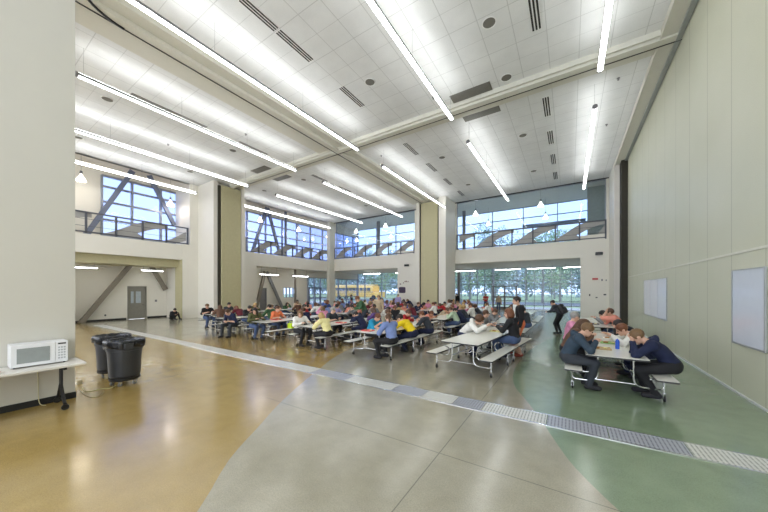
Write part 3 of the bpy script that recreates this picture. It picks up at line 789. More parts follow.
def make_body(name, ps, res):
    """ps: posed skeleton; returns dict of meshes + head frame"""
    pel = np.array(ps['pelvis'], float); lean = ps['lean']; ty = ps.get('tyaw', 0); side = ps.get('side', 0)
    Rt = Rm(lean, ty, side)
    hipw = .095
    T = lambda x, y, z: pel+Rt@np.array((x, y, z), float)
    bend = ps.get('bend', .2)
    Rc = Rm(lean+bend, ty, side)
    waist = T(0, 0, .18)
    C = lambda x, y, z: waist+Rc@np.array((x, y, z), float)
    prims = []
    pr = prims.append
    Rp = Rm(lean*.3, ty)
    pr(('e', tuple(pel+np.array((0, 0, .01))), (.165, .125, .12), 'hip', Rp))
    pr(('e', tuple(T(0, .005, .13)), (.142, .105, .13), 'torso', Rt))
    pr(('e', tuple(C(0, -.005, .10)), (.158, .108, .16), 'torso', Rc))
    pr(('e', tuple(C(0, -.012, .22)), (.17, .098, .10), 'torso', Rc))
    nb = C(0, -.01, .30); Rh = Rm(ps['hp'], ps.get('hy', 0)+ty, ps.get('hr', 0))
    hc = nb+Rh@np.array((0, .035, .135)); hc = .75*hc+.25*(nb+Rc@np.array((0, .03, .15)))
    pr(('c', tuple(C(0, -.015, .24)), tuple(hc+Rh@np.array((0, -.02, -.06))), .062, .052, 'neck'))
    fing = MB()
    for s in (-1, 1):
        sh = C(.172*s, -.01, .245)
        pr(('c', tuple(C(.08*s, -.015, .25)), tuple(sh), .06, .066, 'torso'))
        hand = ps['hand'][0 if s < 0 else 1]
        pole = ps.get('epole', ((-.8, -.35, -.6), (.8, -.35, -.6)))[0 if s < 0 else 1]
        el, wr = ik(sh, hand, .275, .245, pole)
        pr(('c', tuple(sh), tuple(el), .058, .044, 'uarm')); pr(('c', tuple(el), tuple(wr), .042, .028, 'farm'))
        d = (wr-el)/np.linalg.norm(wr-el)
        pn = np.array(ps.get('palm', (0, 0, -1)), float); pn = pn-d*(pn@d); pn /= np.linalg.norm(pn); sd = np.cross(d, pn)
        pr(('c', tuple(wr+d*.02-sd*.018), tuple(wr+d*.075-sd*.02), .021, .018, 'hand')); pr(('c', tuple(wr+d*.02+sd*.018), tuple(wr+d*.07+sd*.02), .021, .017, 'hand'))
        hand_fingers(fing, wr, el, pn, ps.get('curl', .7), 1 if s > 0 else -1)
        hip = pel+Rm(0, ty)@np.array((hipw*s, 0, -.01))
        ank = ps['ank'][0 if s < 0 else 1]
        kp = ps.get('kpole', ((-.1, 1, .6), (.1, 1, .6)))[0 if s < 0 else 1]
        kn, an = ik(hip, ank, .43, .41, kp)
        pr(('c', tuple(hip), tuple(kn), .092, .060, 'leg')); pr(('c', tuple(kn), tuple(an), .060, .040, 'leg'))
        fd = np.array(ps.get('foot', ((0, 1, 0), (0, 1, 0)))[0 if s < 0 else 1], float); fd /= np.linalg.norm(fd)
        pr(('c', tuple(an-fd*.035+np.array((0, 0, -.035))), tuple(an+fd*.145+np.array((0, 0, -.045))), .040, .034, 'shoeL' if s < 0 else 'shoeR'))
    prims += head_prims(hc, Rh)
    if ps.get('skirt'):
        pass
    pts = []
    for q in prims:
        if q[0] == 'c': pts += [q[1], q[2]]
        else: pts += [q[1]]
    pts = np.array(pts); lo = pts.min(0)-.2; hi = pts.max(0)+.2
    n = np.ceil((hi-lo)/res).astype(int)
    gx, gy, gz = [lo[i]+np.arange(n[i])*res for i in range(3)]
    F = np.full(tuple(n), 1., np.float32)
    def ev(q, p):
        if q[0] == 'c': return sd_cone(p, q[1], q[2], q[3], q[4])
        return sd_ell(p, q[1], q[2], q[4])
    for q in prims:
        if q[0] == 'c':
            a = np.minimum(q[1], q[2])-max(q[3], q[4])-.07; b = np.maximum(q[1], q[2])+max(q[3], q[4])+.07
            kk = .012 if q[5] in ('hand',) else (.015 if q[3] < .02 else .035)
        else:
            a = np.array(q[1])-max(q[2])-.07; b = np.array(q[1])+max(q[2])+.07; kk = .035 if q[3] != 'head' else .018
        i0 = np.maximum(((a-lo)/res).astype(int), 0); i1 = np.minimum(((b-lo)/res).astype(int)+1, n)
        sl = tuple(slice(i0[i], i1[i]) for i in range(3))
        G = np.stack(np.meshgrid(gx[sl[0]], gy[sl[1]], gz[sl[2]], indexing='ij'), -1)
        F[sl] = smin(F[sl], ev(q, G), kk)
    V, Q = surface_nets(F, lo, res)
    D = np.stack([ev(q, V) for q in prims], 1); lab = D.argmin(1)
    regs = np.array([q[5] if q[0] == 'c' else q[3] for q in prims])[lab]
    # normals
    fn = np.cross(V[Q[:,2]]-V[Q[:,0]], V[Q[:,3]]-V[Q[:,1]])
    N = np.zeros_like(V)
    for k in range(4): np.add.at(N, Q[:,k], fn)
    N /= np.maximum(np.linalg.norm(N, axis=1), 1e-9)[:,None]
    cen = V.mean(0)
    if ((V-cen)*N).sum() < 0: N = -N; Q = Q[:, ::-1]
    out = {}
    # body mesh with fingers, eyes, mouth
    b = MB(); b.v = [tuple(x) for x in V]; b.f = [tuple(int(i) for i in q) for q in Q]; b.mi = [0]*len(Q)
    b.add(fing.v, fing.f, 0)
    hf = lambda *p: Vector(hc+Rh@np.array(p, float))
    for s in (-1, 1): b.ball(hf(.031*s, .080, .010), .012, 5, 1)
    b.ball(hf(0, .084, -.052), (.022, .012, .007), 5, 2)
    m = bpy.data.meshes.new(name+'_body'); m.from_pydata(b.v, [], b.f)
    for x in (M['skin1'], M['eye'], M['lip']): m.materials.append(x)
    m.polygons.foreach_set('material_index', b.mi); m.polygons.foreach_set('use_smooth', [True]*len(b.f))
    out['body'] = m
    def shell(keys, nm, off, trim=None, grow=()):
        vm = np.isin(regs, keys)
        if trim is not None: vm &= trim(V)
        for allow in grow:
            g = np.zeros(len(V), bool); fq = Q[vm[Q].any(1)]; g[fq.ravel()] = True
            vm = vm | (g & np.isin(regs, allow))
        fm = vm[Q].sum(1) >= 3
        q = Q[fm]
        if len(q) == 0: return None
        used, inv = np.unique(q, return_inverse=True); q2 = inv.reshape(q.shape)
        # boundary verts
        ed = {}
        for f in q2:
            for k in range(4):
                e = tuple(sorted((f[k], f[(k+1) % 4]))); ed[e] = ed.get(e, 0)+1
        bd = np.zeros(len(used), bool)
        for e, c in ed.items():
            if c == 1: bd[e[0]] = bd[e[1]] = True
        offv = np.where(bd, .001, off)
        P_ = V[used]+N[used]*offv[:,None]
        mm = bpy.data.meshes.new(nm); mm.from_pydata([tuple(x) for x in P_], [], [tuple(int(i) for i in f) for f in q2])
        mm.polygons.foreach_set('use_smooth', [True]*len(q2)); return mm
    out['shirt_long'] = shell(['torso', 'uarm', 'farm'], 'shirt', .016, grow=[['hip'], ['hip'], ['hip', 'leg'], ['hip', 'hand']])
    out['shirt_short'] = shell(['torso', 'uarm'], 'shirt', .018, grow=[['hip'], ['hip'], ['hip', 'leg'], ['hip', 'farm']])
    out['trousers'] = shell(['leg', 'hip'], 'trousers', .010, grow=[['torso', 'shoeL', 'shoeR']])
    out['shorts'] = shell(['leg', 'hip'], 'shorts', .022, trim=lambda V: V[:, 2] > .48, grow=[['torso']]) if name == 'standing' else None
    out['shoeL'] = shell(['shoeL'], 'shoe', .008); out['shoeR'] = shell(['shoeR'], 'shoe', .008)
    out['nape'] = (nb, Rc)
    out['head'] = (hc, Rh)
    return out

def hair_mesh(style):
    lo = np.array((-.2, -.3, -.42)); hi = np.array((.2, .2, .2)); h = .012
    n = np.ceil((hi-lo)/h).astype(int)
    G = np.stack(np.meshgrid(*[lo[i]+np.arange(n[i])*h for i in range(3)], indexing='ij'), -1)
    F = sd_ell(G, (0, -.02, .038), (.088, .106, .098))
    if style == 'long':
        F = smin(F, sd_cone(G, (0, -.07, 0), (0, -.10, -.26), .085, .06), .05)
        for s in (-1, 1): F = smin(F, sd_cone(G, (.065*s, -.02, 0), (.085*s, .0, -.22), .036, .028), .04)
    elif style == 'bob':
        F = smin(F, sd_ell(G, (0, -.035, -.045), (.105, .10, .095)), .04)
    elif style == 'pony':
        F = smin(F, sd_cone(G, (0, -.11, .03), (0, -.17, -.16), .035, .022), .03)
    elif style == 'cap':
        F = smin(F, sd_cone(G, (0, .07, .055), (0, .15, .04), .03, .015), .03)
    elif style == 'curly':
        F = smin(F, sd_ell(G, (0, -.03, .03), (.115, .12, .105)), .03)+.010*np.sin(G[..., 0]*150)*np.sin(G[..., 1]*150)*np.sin(G[..., 2]*150)
    face = sd_ell(G, (0, .105, -.035), (.072, .075, .098))
    F = np.maximum(F, -face)
    if style in ('short', 'cap', 'pony'): F = np.maximum(F, -(G[..., 2]+.045) if style != 'pony' else -(G[..., 2]+.2))
    F = F+.003*np.sin(G[..., 0]*120+G[..., 2]*30)
    V, Q = surface_nets(F.astype(np.float32), lo, h)
    m = bpy.data.meshes.new('hair'); m.from_pydata([tuple(x) for x in V], [], [tuple(int(i) for i in q) for q in Q])
    b = bmesh.new(); b.from_mesh(m); bmesh.ops.recalc_face_normals(b, faces=b.faces); b.to_mesh(m); b.free()
    m.polygons.foreach_set('use_smooth', [True]*len(m.polygons)); return m
HAIR = {k: hair_mesh(k) for k in ('short', 'long', 'bob', 'pony', 'cap', 'curly')}

SEAT = .55
POSES = {
 'eating': dict(pelvis=(0, 0, SEAT), lean=.30, bend=.30, hp=0.55, hand=((-.13, .42, .86), (.10, .44, .88)), ank=((-.13, .30, .10), (.12, .34, .10))),
 'hunched': dict(pelvis=(0, 0, SEAT), lean=.46, bend=.42, hp=0.72, hand=((-.07, .50, .90), (.07, .47, .86)), ank=((-.14, .22, .10), (.14, .30, .10)), epole=((-.7, .1, -1), (.7, .1, -1)), palm=(0, 1, .2)),
 'leaning': dict(pelvis=(0, 0, SEAT), lean=.62, bend=.35, hp=0.5, hy=.2, hand=((-.20, .62, .84), (.16, .66, .84)), ank=((-.13, .18, .10), (.14, .34, .10))),
 'upright': dict(pelvis=(0, 0, SEAT), lean=.10, bend=.15, hp=0.15, hy=.45, hand=((-.15, .36, .84), (.14, .32, .80)), ank=((-.12, .36, .10), (.15, .28, .10))),
 'turned': dict(pelvis=(0, 0, SEAT), lean=.18, bend=.2, tyaw=-.35, hp=0.35, hy=-.5, hand=((-.12, .38, .84), (.18, .34, .82)), ank=((-.10, .36, .10), (.17, .30, .10))),
 'chin': dict(pelvis=(0, 0, SEAT), lean=.42, bend=.25, hp=0.12, hand=((-.06, .40, 1.12), (.12, .50, .84)), ank=((-.12, .30, .10), (.12, .20, .10)), epole=((-.4, .4, -1), (.8, -.2, -.6)), palm=(0, -1, .4)),
 'lap': dict(pelvis=(0, 0, SEAT), lean=.38, bend=.35, hp=0.5, hand=((-.09, .36, .68), (.08, .38, .66)), ank=((-.17, .42, .10), (.20, .46, .10)), kpole=((-.35, 1, .6), (.35, 1, .6))),
 'standing': dict(pelvis=(0, 0, .90), lean=.04, bend=.05, hp=0.1, hand=((-.24, .10, .82), (.24, .12, .84)), ank=((-.11, .02, .09), (.12, .02, .09)), epole=((-.5, -1, 0), (.5, -1, 0)), palm=(0, 0, -1), kpole=((0, 1, 0), (0, 1, 0))),
 'stooping': dict(pelvis=(0, -.05, .88), lean=.35, bend=.25, hp=0.55, hand=((-.18, .42, 1.0), (.16, .44, .98)), ank=((-.12, .02, .09), (.12, -.02, .09)), kpole=((0, 1, 0), (0, 1, 0))),
 'walking': dict(pelvis=(0, 0, .88), lean=.08, bend=.05, hp=0.15, hy=.2, hand=((-.20, .24, .98), (.22, .14, .88)), ank=((-.10, .30, .10), (.10, -.34, .16)), epole=((-.5, -1, 0), (.5, -1, 0)), kpole=((0, 1, 0), (0, 1, .1))),
 'crossed': dict(pelvis=(0, 0, .90), lean=.02, bend=.05, hp=0, hand=((.06, .22, 1.18), (-.06, .22, 1.14)), ank=((-.12, .02, .09), (.12, .02, .09)), epole=((-1, -.1, -.3), (1, -.1, -.3)), kpole=((0, 1, 0), (0, 1, 0)), palm=(0, -1, 0)),
 'floor': dict(pelvis=(0, 0, .12), lean=.15, bend=.3, hp=0.5, hand=((-.12, .36, .40), (.14, .36, .36)), ank=((-.16, .48, .09), (.14, .42, .09)), kpole=((-.3, .4, 1), (.3, .4, 1))),
}
FINE = {'eating', 'hunched', 'leaning', 'turned'}
BODY = {k: make_body(k, v, .0125 if k in FINE else .016) for k, v in POSES.items()}
cloth_c = {}
def cloth(rgb):
    if rgb not in cloth_c: cloth_c[rgb] = mat('cloth_%02x%02x%02x' % rgb, rgb, .85, var=.14, scale=9, bump=.25)
    return cloth_c[rgb]
HC = {'brown': (84, 56, 36), 'dark': (38, 29, 26), 'blond': (178, 146, 92), 'auburn': (112, 66, 40), 'black': (24, 22, 24), 'grey': (150, 148, 142), 'light brown': (116, 88, 58)}
hair_m = {k: mat('hair_'+k.replace(' ', '_'), v, .5, var=.2, scale=40, bump=.3) for k, v in HC.items()}
CL = {'red': (178, 42, 48), 'navy': (24, 32, 64), 'black': (28, 28, 32), 'white': (226, 224, 218), 'grey': (126, 128, 130), 'green': (58, 92, 62), 'yellow': (238, 206, 24), 'orange': (226, 124, 80), 'pink': (214, 142, 172), 'purple': (98, 72, 128), 'teal': (32, 140, 178),
      'cream': (232, 222, 160), 'brown': (98, 70, 54), 'charcoal': (52, 56, 64), 'blue': (66, 92, 156), 'light blue': (122, 140, 190), 'light green': (176, 196, 168), 'maroon': (104, 34, 46), 'olive': (86, 88, 54), 'lavender': (168, 160, 206), 'salmon': (224, 146, 128), 'beige': (190, 170, 142), 'denim': (70, 88, 124), 'patterned': (150, 146, 130), 'slate': (50, 66, 82)}
used_labels = {}
def person(pose, loc, rz, top, hair, style='short', legs='denim', long=True, skin='skin1', label=None, sc=1., group=None, shoe=(40, 40, 44), hood=False, shorts=False):
    b = BODY[pose]
    t = thing('person', label, 'person', loc, rz, group); t.scale = (sc,)*3
    o = bpy.data.objects.new('body', b['body']); col.objects.link(o); o.parent = t
    o.material_slots[0].link = 'OBJECT'; o.material_slots[0].material = M[skin]
    def part(nm, me, m):
        if me is None: return
        if not me.materials: me.materials.append(None)
        q = bpy.data.objects.new(nm, me); col.objects.link(q); q.parent = t
        q.material_slots[0].link = 'OBJECT'; q.material_slots[0].material = m; return q
    part('shirt', b['shirt_long' if long else 'shirt_short'], cloth(CL[top]))
    part('shorts' if shorts else 'trousers', b['shorts' if shorts else 'trousers'], cloth(CL[legs])); part('shoe', b['shoeL'], cloth(shoe)); part('shoe', b['shoeR'], cloth(shoe))
    h = part('hair', HAIR[style], hair_m[hair])
    hc, Rh = b['head']; mm = Matrix([list(Rh[i]) for i in range(3)]).to_4x4(); mm.translation = Vector(hc)
    h.matrix_local = mm
    if hood:
        nb, Rc = b['nape']; g = MB()
        pts = [Vector(nb+Rc@np.array((.085*math.sin(a), -.035-.075*math.cos(a), -.01-.03*math.cos(a)))) for a in [math.radians(q) for q in range(-120, 121, 20)]]
        g.tube(pts, [.022+.03*math.cos(math.radians(q)/1.5) for q in range(-120, 121, 20)], 10)
        g.ball(nb+Rc@np.array((0, -.11, -.05)), (.085, .05, .075), 8)
        g.build('hood', cloth(CL[top]), t, smooth='all')
    return t

# ------------------------------------------------------------------ cafeteria tables
TL = 3.66; HW = .47
def make_table():
    t = thing('cafeteria_table', '', 'table', (0, 0, 0), 0, 'folding cafeteria tables with benches')
    for y0, y1 in ((0, TL/2-.004), (TL/2+.004, TL)):
        MB().rbox(-HW, y0, .722, HW, y1, .747, .04, 0).build('tabletop', M['ltop'], t)
        MB().rbox(-HW-.004, y0-.003, .715, HW+.004, y1+.003, .742, .042, 0).build('table_edge', M['ledge'], t)
    for s in (-1, 1):
        x0, x1 = (s*.53, s*.82) if s > 0 else (-.82, -.53)
        MB().rbox(x0, -.12, .424, x1, TL+.1, .45, .03).build('bench', M['ltop'], t)
        MB().rbox(x0-.004, -.124, .418, x1+.004, TL+.104, .445, .032).build('bench_edge', M['ledge'], t)
    f = MB(); r = .014
    for yy in (.22, 1.55, TL-1.55, TL-.22):
        g = MB()
        for s in (-1, 1):
            # table leg bending out to the bench post
            g.tube([(s*.27, yy, .72), (s*.27, yy, .34), (s*.29, yy, .26), (s*.34, yy, .215), (s*.42, yy, .20), (s*.64, yy, .20), (s*.675, yy, .22), (s*.69, yy, .26)], r, 8)
            # C loop carrying the bench bracket
            g.tube([(s*.66, yy, .40), (s*.48, yy, .36), (s*.40, yy, .37), (s*.355, yy, .42), (s*.345, yy, .49), (s*.37, yy, .55), (s*.42, yy, .58), (s*.47, yy, .585)], r, 8)
            g.tube([(s*.69, yy, .44), (s*.69, yy, .13)], r*1.05, 8)
        g.tube([(-.30, yy, .24), (.30, yy, .24)], r*.8, 8)
        g.build('leg_frame', M['chrome'], t, smooth=True)
    f = MB()
    for s in (-1, 1):
        f.tube([(s*.27, .22, .38), (s*.27, TL-.22, .38)], r*.8, 6); f.box(s*.27-.012, .1, .69, s*.27+.012, TL-.1, .716)
        f.tube([(s*.69, .22, .40), (s*.69, TL-.22, .40)], r*.8, 6)
    f.build('long_rail', M['chrome'], t, smooth=True)
    for s in (-1, 1):
        for yy in (.22, 1.55, TL-1.55, TL-.22):
            c = MB().lathe([(0, -.016), (.035, -.016), (.05, -.012), (.05, .012), (.035, .016), (0, .016)], n=16, mtx=Matrix.Rotation(PI/2, 3, 'Y'))
            o = c.build('caster', M['wheel'], t, smooth=True, loc=(s*.69, yy-.01, .05))
            MB().box(-.022, -.018, 0, -.017, .018, .10).box(.017, -.018, 0, .022, .018, .10).box(-.022, -.018, .085, .022, .018, .095).build('fork', M['chrome'], o)
    return t
COLX = [-15.5, -12.85, -10.2, -7.55, -4.98, -2.22, .73]
CN = ['first', 'second', 'third', 'fourth', 'fifth', 'sixth', 'seventh']
ROWY = [6.86, 11.7, 16.2, 20.1]; RN = ['front row', 'second row', 'third row', 'back row']
ROT0 = {(0, 5): -.10, (0, 4): -.02, (0, 6): 0, (0, 3): -.02, (0, 2): .02}
TB = {}
proto = None
for r in range(4):
    for c in range(7):
        if r == 3 and c in (2, 4, 5, 6): continue
        if r == 2 and c == 6: continue
        rz = ROT0.get((r, c), R.uniform(-.03, .03)); x = COLX[c]+(0 if r == 0 else R.uniform(-.12, .12)); y = ROWY[r]+(0 if r == 0 else R.uniform(-.1, .1))
        if (r, c) == (1, 6): y = 12.2
        if (r, c) == (0, 0): y = 7.6
        if (r, c) == (0, 5): y = 6.74
        lab = 'white bench table in the %s, %s from the left' % (RN[r], CN[c])
        if proto is None: proto = make_table(); proto.location = (x, y, 0); proto.rotation_euler.z = rz; proto['label'] = lab; q = proto
        else: q = dup(proto, (x, y, 0), rz, lab)
        TB[(r, c)] = (x, y, rz)
def tp(rc, lx, ly):
    x, y, rz = TB[rc]; return (x+lx*math.cos(rz)-ly*math.sin(rz), y+lx*math.sin(rz)+ly*math.cos(rz))
SLOT = [.35, 1.25, 2.3, 3.25]; SN = ['near', 'second', 'third', 'far']
def seat(rc, side, slot, pose, top, hair, style='short', legs='denim', long=True, skin='skin1', label=None, dz=0, sc=1.02, drz=0, ly=None, out=.02, hood=False):
    ly = SLOT[slot] if ly is None else ly
    x, y = tp(rc, side*(.70+out), ly)
    rz = TB[rc][2]+(-PI/2 if side < 0 else PI/2)+drz
    if label is None:
        hn = {'short': 'short %s hair', 'long': 'long %s hair', 'bob': '%s bob', 'pony': '%s ponytail', 'cap': '%s cap', 'curly': 'curly %s hair'}[style] % hair
        # each seat of each table is named, so every label is unique
        label = '%s top, %s, %s seat %s side, %s table from left, %s' % (top, hn, SN[slot], 'left' if side < 0 else 'right', CN[rc[1]], RN[rc[0]])
    return person(pose, (x, y, 0), rz, top, hair, style, legs, long, skin, label, sc, hood=hood)
# front row, as photographed
F = seat
F((0, 6), -1, 0, 'eating', 'slate', 'light brown', 'short', 'charcoal', label='person in dark hooded top eating at near left of the right-hand table', ly=.36, sc=1.1, out=.08, hood=True)
F((0, 6), -1, 1, 'eating', 'brown', 'brown', 'long', 'black', label='person with long brown hair behind the dark hooded eater, right-hand table', ly=1.25, sc=1.1, out=.1)
F((0, 6), -1, 3, 'upright', 'pink', 'grey', 'cap', 'black', label='person in grey cap and pink top at far left of right-hand table', ly=2.6, sc=1.1, out=.06)
F((0, 6), 1, 0, 'hunched', 'navy', 'light brown', 'short', 'black', label='person in navy jacket hunched over right-hand table by the right wall', ly=.42, sc=1.12, out=.13, hood=True)
F((0, 6), 1, 1, 'leaning', 'white', 'auburn', 'short', 'navy', label='person in white top with auburn hair on wall side of right-hand table', ly=1.75, sc=1.12, out=.08)
F((0, 6), 1, 3, 'hunched', 'black', 'dark', 'short', 'black', label='person in black top on wall side, middle of right-hand table', ly=2.75, sc=1.1, out=.1)
F((0, 5), -1, 2, 'leaning', 'white', 'brown', 'curly', 'navy', label='person in white hooded top leaning across the half empty front table', ly=2.0, sc=1.15, out=.05, hood=True)
F((0, 5), 1, 2, 'upright', 'black', 'auburn', 'bob', 'denim', label='person in black hooded top with auburn bob at half empty front table', ly=2.1, sc=1.16, hood=True)
F((0, 5), -1, 3, 'upright', 'grey', 'brown', 'short', 'grey', label='person in grey top at far left end of half empty front table', ly=3.55)
F((0, 4), 1, 0, 'turned', 'light blue', 'brown', 'pony', 'black', label='person in light blue top and black trousers beside the yellow shirt', ly=.22, sc=1.05, long=False)
F((0, 4), 1, 1, 'leaning', 'yellow', 'dark', 'short', 'navy', label='person in bright yellow shirt leaning on the front table', ly=1.5, sc=1.1)
F((0, 4), 1, 3, 'eating', 'charcoal', 'auburn', 'short', 'navy', label='person in charcoal tee seated right of the yellow shirt', ly=2.75, long=False)
F((0, 4), -1, 1, 'eating', 'teal', 'auburn', 'short', 'black', label='person in bright teal tee facing right at the front table', ly=1.1, long=False)
F((0, 4), -1, 2, 'upright', 'patterned', 'brown', 'short', 'beige', label='person in mottled beige top left of the teal tee', ly=2.0)
F((0, 4), -1, 3, 'eating', 'red', 'brown', 'short', 'black', label='person in red top behind the yellow shirt, far left seat', ly=3.2)
F((0, 3), -1, 0, 'turned', 'white', 'light brown', 'bob', 'black', label='person in white shirt and black trousers at near left of the cream shirt', ly=.30)
F((0, 3), 1, 0, 'eating', 'cream', 'blond', 'bob', 'black', label='person in cream yellow shirt with blond hair on the near right seat', ly=.32)
F((0, 3), -1, 2, 'upright', 'charcoal', 'grey', 'short', 'black', label='person in charcoal tee with grey hair behind the white shirt', ly=1.9, long=False)
F((0, 3), 1, 2, 'hunched', 'navy', 'dark', 'short', 'navy', label='person in navy jacket bent over behind the cream shirt', ly=2.3)
F((0, 3), 1, 3, 'eating', 'purple', 'brown', 'long', 'denim', label='person in purple top at the far right seat behind the navy jacket', ly=3.3)
F((0, 2), -1, 0, 'turned', 'olive', 'dark', 'long', 'denim', label='person in olive top and pale jeans left of the orange shirt', ly=.3)
F((0, 2), -1, 1, 'upright', 'orange', 'brown', 'short', 'denim', label='person in orange shirt facing right at the front table', ly=1.35, long=False)
F((0, 2), 1, 1, 'eating', 'navy', 'brown', 'curly', 'black', label='person in navy top across from the orange shirt', ly=1.9)
F((0, 2), -1, 3, 'upright', 'red', 'dark', 'short', 'denim', label='person in red top seated behind the orange shirt', ly=2.9)
F((0, 2), 1, 3, 'chin', 'pink', 'light brown', 'long', 'denim', label='person in pink top with long hair, far end of orange shirt table', ly=3.1)
F((0, 1), 1, 0, 'lap', 'navy', 'brown', 'short', 'charcoal', label='person in navy tee sitting sideways facing the camera at front bench end', ly=.15, drz=PI/2+.2, long=False)
F((0, 1), -1, 1, 'eating', 'black', 'dark', 'short', 'denim', label='person in black top behind the navy tee bench sitter', ly=1.6)
F((0, 1), 1, 2, 'upright', 'green', 'dark', 'short', 'denim', label='person in green top to the right behind the navy tee sitter', ly=2.0)
F((0, 1), -1, 3, 'eating', 'cream', 'light brown', 'long', 'denim', label='person in cream top with long hair, second front table', ly=2.9)
F((0, 0), -1, 0, 'turned', 'black', 'light brown', 'short', 'denim', label='person in black tee and jeans, leftmost at the front tables', ly=.3, long=False)
F((0, 0), 1, 0, 'eating', 'brown', 'brown', 'long', 'charcoal', label='person with very long brown hair seen from behind, leftmost table', ly=.2, drz=-.5)
F((0, 0), -1, 1, 'upright', 'charcoal', 'dark', 'short', 'denim', label='person in charcoal top behind the leftmost black tee', ly=1.4)
F((0, 0), 1, 1, 'hunched', 'maroon', 'auburn', 'long', 'black', label='person in maroon top with long auburn hair, leftmost table', ly=1.3)
F((0, 0), -1, 3, 'eating', 'olive', 'blond', 'long', 'denim', label='person in olive top with long blond hair, far end leftmost table', ly=2.9)
F((1, 6), 1, 0, 'chin', 'salmon', 'brown', 'short', 'denim', label='person in salmon tee with brown hair at table behind the right-hand one', ly=.7, sc=1.12, long=False)
F((1, 6), 1, 0, 'leaning', 'grey', 'black', 'short', 'black', label='person in grey top with black hair at table behind the right-hand one', ly=1.5, sc=1.12)
F((1, 5), -1, 0, 'eating', 'grey', 'brown', 'short', 'denim', label='person in grey top left of the far doorway table', ly=.8)
F((1, 5), 1, 1, 'turned', 'charcoal', 'dark', 'short', 'denim', label='person in charcoal top right of the far doorway table', ly=1.6)
F((1, 4), 1, 0, 'eating', 'light green', 'brown', 'short', 'denim', label='person in pale green top and jeans crouched at second row bench end', ly=.9)
F((1, 4), 1, 1, 'hunched', 'navy', 'dark', 'short', 'navy', label='person in navy top behind the pale green top', ly=1.8)
tops = ['red', 'navy', 'black', 'white', 'grey', 'green', 'purple', 'charcoal', 'blue', 'light blue', 'maroon', 'olive', 'beige', 'brown', 'pink', 'salmon', 'white', 'grey', 'denim', 'lavender']
seatposes = ['eating', 'hunched', 'upright', 'turned', 'chin', 'leaning']
taken = {(1, 6), (1, 5), (0, 0), (0, 1), (0, 2), (0, 3), (0, 4), (0, 5), (0, 6)}
for rc in TB:
    if rc in taken: continue
    pr_ = .82 if rc[1] in (1, 2, 3) else .72
    if rc[1] >= 5: pr_ = .25
    for side in (-1, 1):
        for sl in range(4):
            if rc == (1, 4) and side > 0 and sl < 2: continue
            if R.random() > pr_: continue
            tc = R.choice(['pink', 'salmon', 'white', 'beige', 'charcoal', 'salmon']) if rc[1] == 4 and rc[0] > 0 else R.choice(tops)
            seat(rc, side, sl, R.choice(seatposes), tc, R.choice(['brown', 'dark', 'dark', 'brown', 'blond', 'auburn', 'light brown', 'black']), R.choice(['short', 'short', 'long', 'bob', 'pony', 'curly']),
                 R.choice(['denim', 'black', 'navy', 'charcoal']), R.random() < .6, R.choice(['skin1', 'skin1', 'skin1', 'skin2', 'skin3']), sc=R.uniform(.95, 1.06))
# people on their feet
def stand(u, v, pose, rz, top, hair, style, legs, label, sc=1., long=True, at=None):
    x, y = at if at else P(u, v)
    return person(pose, (x, y, 0), rz, top, hair, style, legs, long, 'skin1', label, sc)
x, y = P(519, 356)
person('standing', (x, y, 0), 2.15, 'black', 'dark', 'short', 'orange', True, 'skin1', 'standing person in open black jacket over white shirt and orange shorts', 1.1, shorts=True, shoe=(140, 60, 48))
BPX = P(559, 334)
stand(0, 0, 'stooping', 1.2, 'charcoal', 'dark', 'short', 'black', 'stooping person in black carrying a backpack in the right aisle', 1.0, at=BPX)
stand(499, 311, 'crossed', PI, 'red', 'brown', 'short', 'denim', 'standing person in red shirt and jeans before the glass doors', 1.0, at=(-6.7, 28.3), long=False)
stand(511, 311, 'standing', PI, 'beige', 'brown', 'short', 'denim', 'standing person in beige top and jeans right of the red shirt', .92, at=(-5.6, 28.6))
stand(455, 311, 'standing', PI, 'black', 'black', 'short', 'black', 'standing person in black beside the left jamb of back opening', 1., at=(-9.9, 29.4))
stand(366, 330, 'stooping', 2.4, 'green', 'auburn', 'short', 'charcoal', 'standing person in dark green top stooping over the crowded tables', 1.12, at=(-8.3, 11.15))
stand(378, 330, 'standing', -2.6, 'beige', 'light brown', 'short', 'beige', 'standing person in beige top right of the stooping green one', 1.05, at=(-8.88, 13.3))
stand(160, 321, 'floor', -1.2, 'black', 'dark', 'short', 'black', 'person in black sitting on the floor by the far left wall', .95, at=(-22.6, 8.75))
stand(0, 0, 'standing', -2.8, 'lavender', 'dark', 'short', 'denim', 'standing person in lavender top by the white wall left of back pier', 1., at=(-12.3, 21.4))
stand(0, 0, 'standing', 2.0, 'navy', 'dark', 'short', 'black', 'standing person in navy top behind the back row tables', .95, at=(-17.6, 21.7))

# backpack carried by the walker
t = thing('backpack', 'black backpack on the back of the person in the right aisle', 'backpack', (BPX[0], BPX[1], .80), 1.2); t.rotation_euler.x = -.45
MB().rbox(-.17, -.36, .02, .17, -.15, .48, .07).build('bag', M['black'], t, smooth=True, bevel=.03)
MB().rbox(-.12, -.42, .06, .12, -.36, .28, .03).build('pocket', M['black'], t, smooth=True)
MB().tube([(-.1, -.15, .44), (-.11, -.02, .54), (-.12, .12, .44), (-.13, .06, .2), (-.13, -.14, .08)], .018, 6).tube([(.1, -.15, .44), (.11, -.02, .54), (.12, .12, .44), (.13, .06, .2), (.13, -.14, .08)], .018, 6).build('strap', M['black'], t, smooth=True)
# white shirt front seen under the open jacket is part of clothing
o = [q for q in bpy.data.objects if q.get('label', '').startswith('standing person in open black')][0]
MB().rbox(-.05, .075, 1.05, .05, .155, 1.42, .03).build('shirt_front', cloth((236, 236, 232)), o, smooth=True)

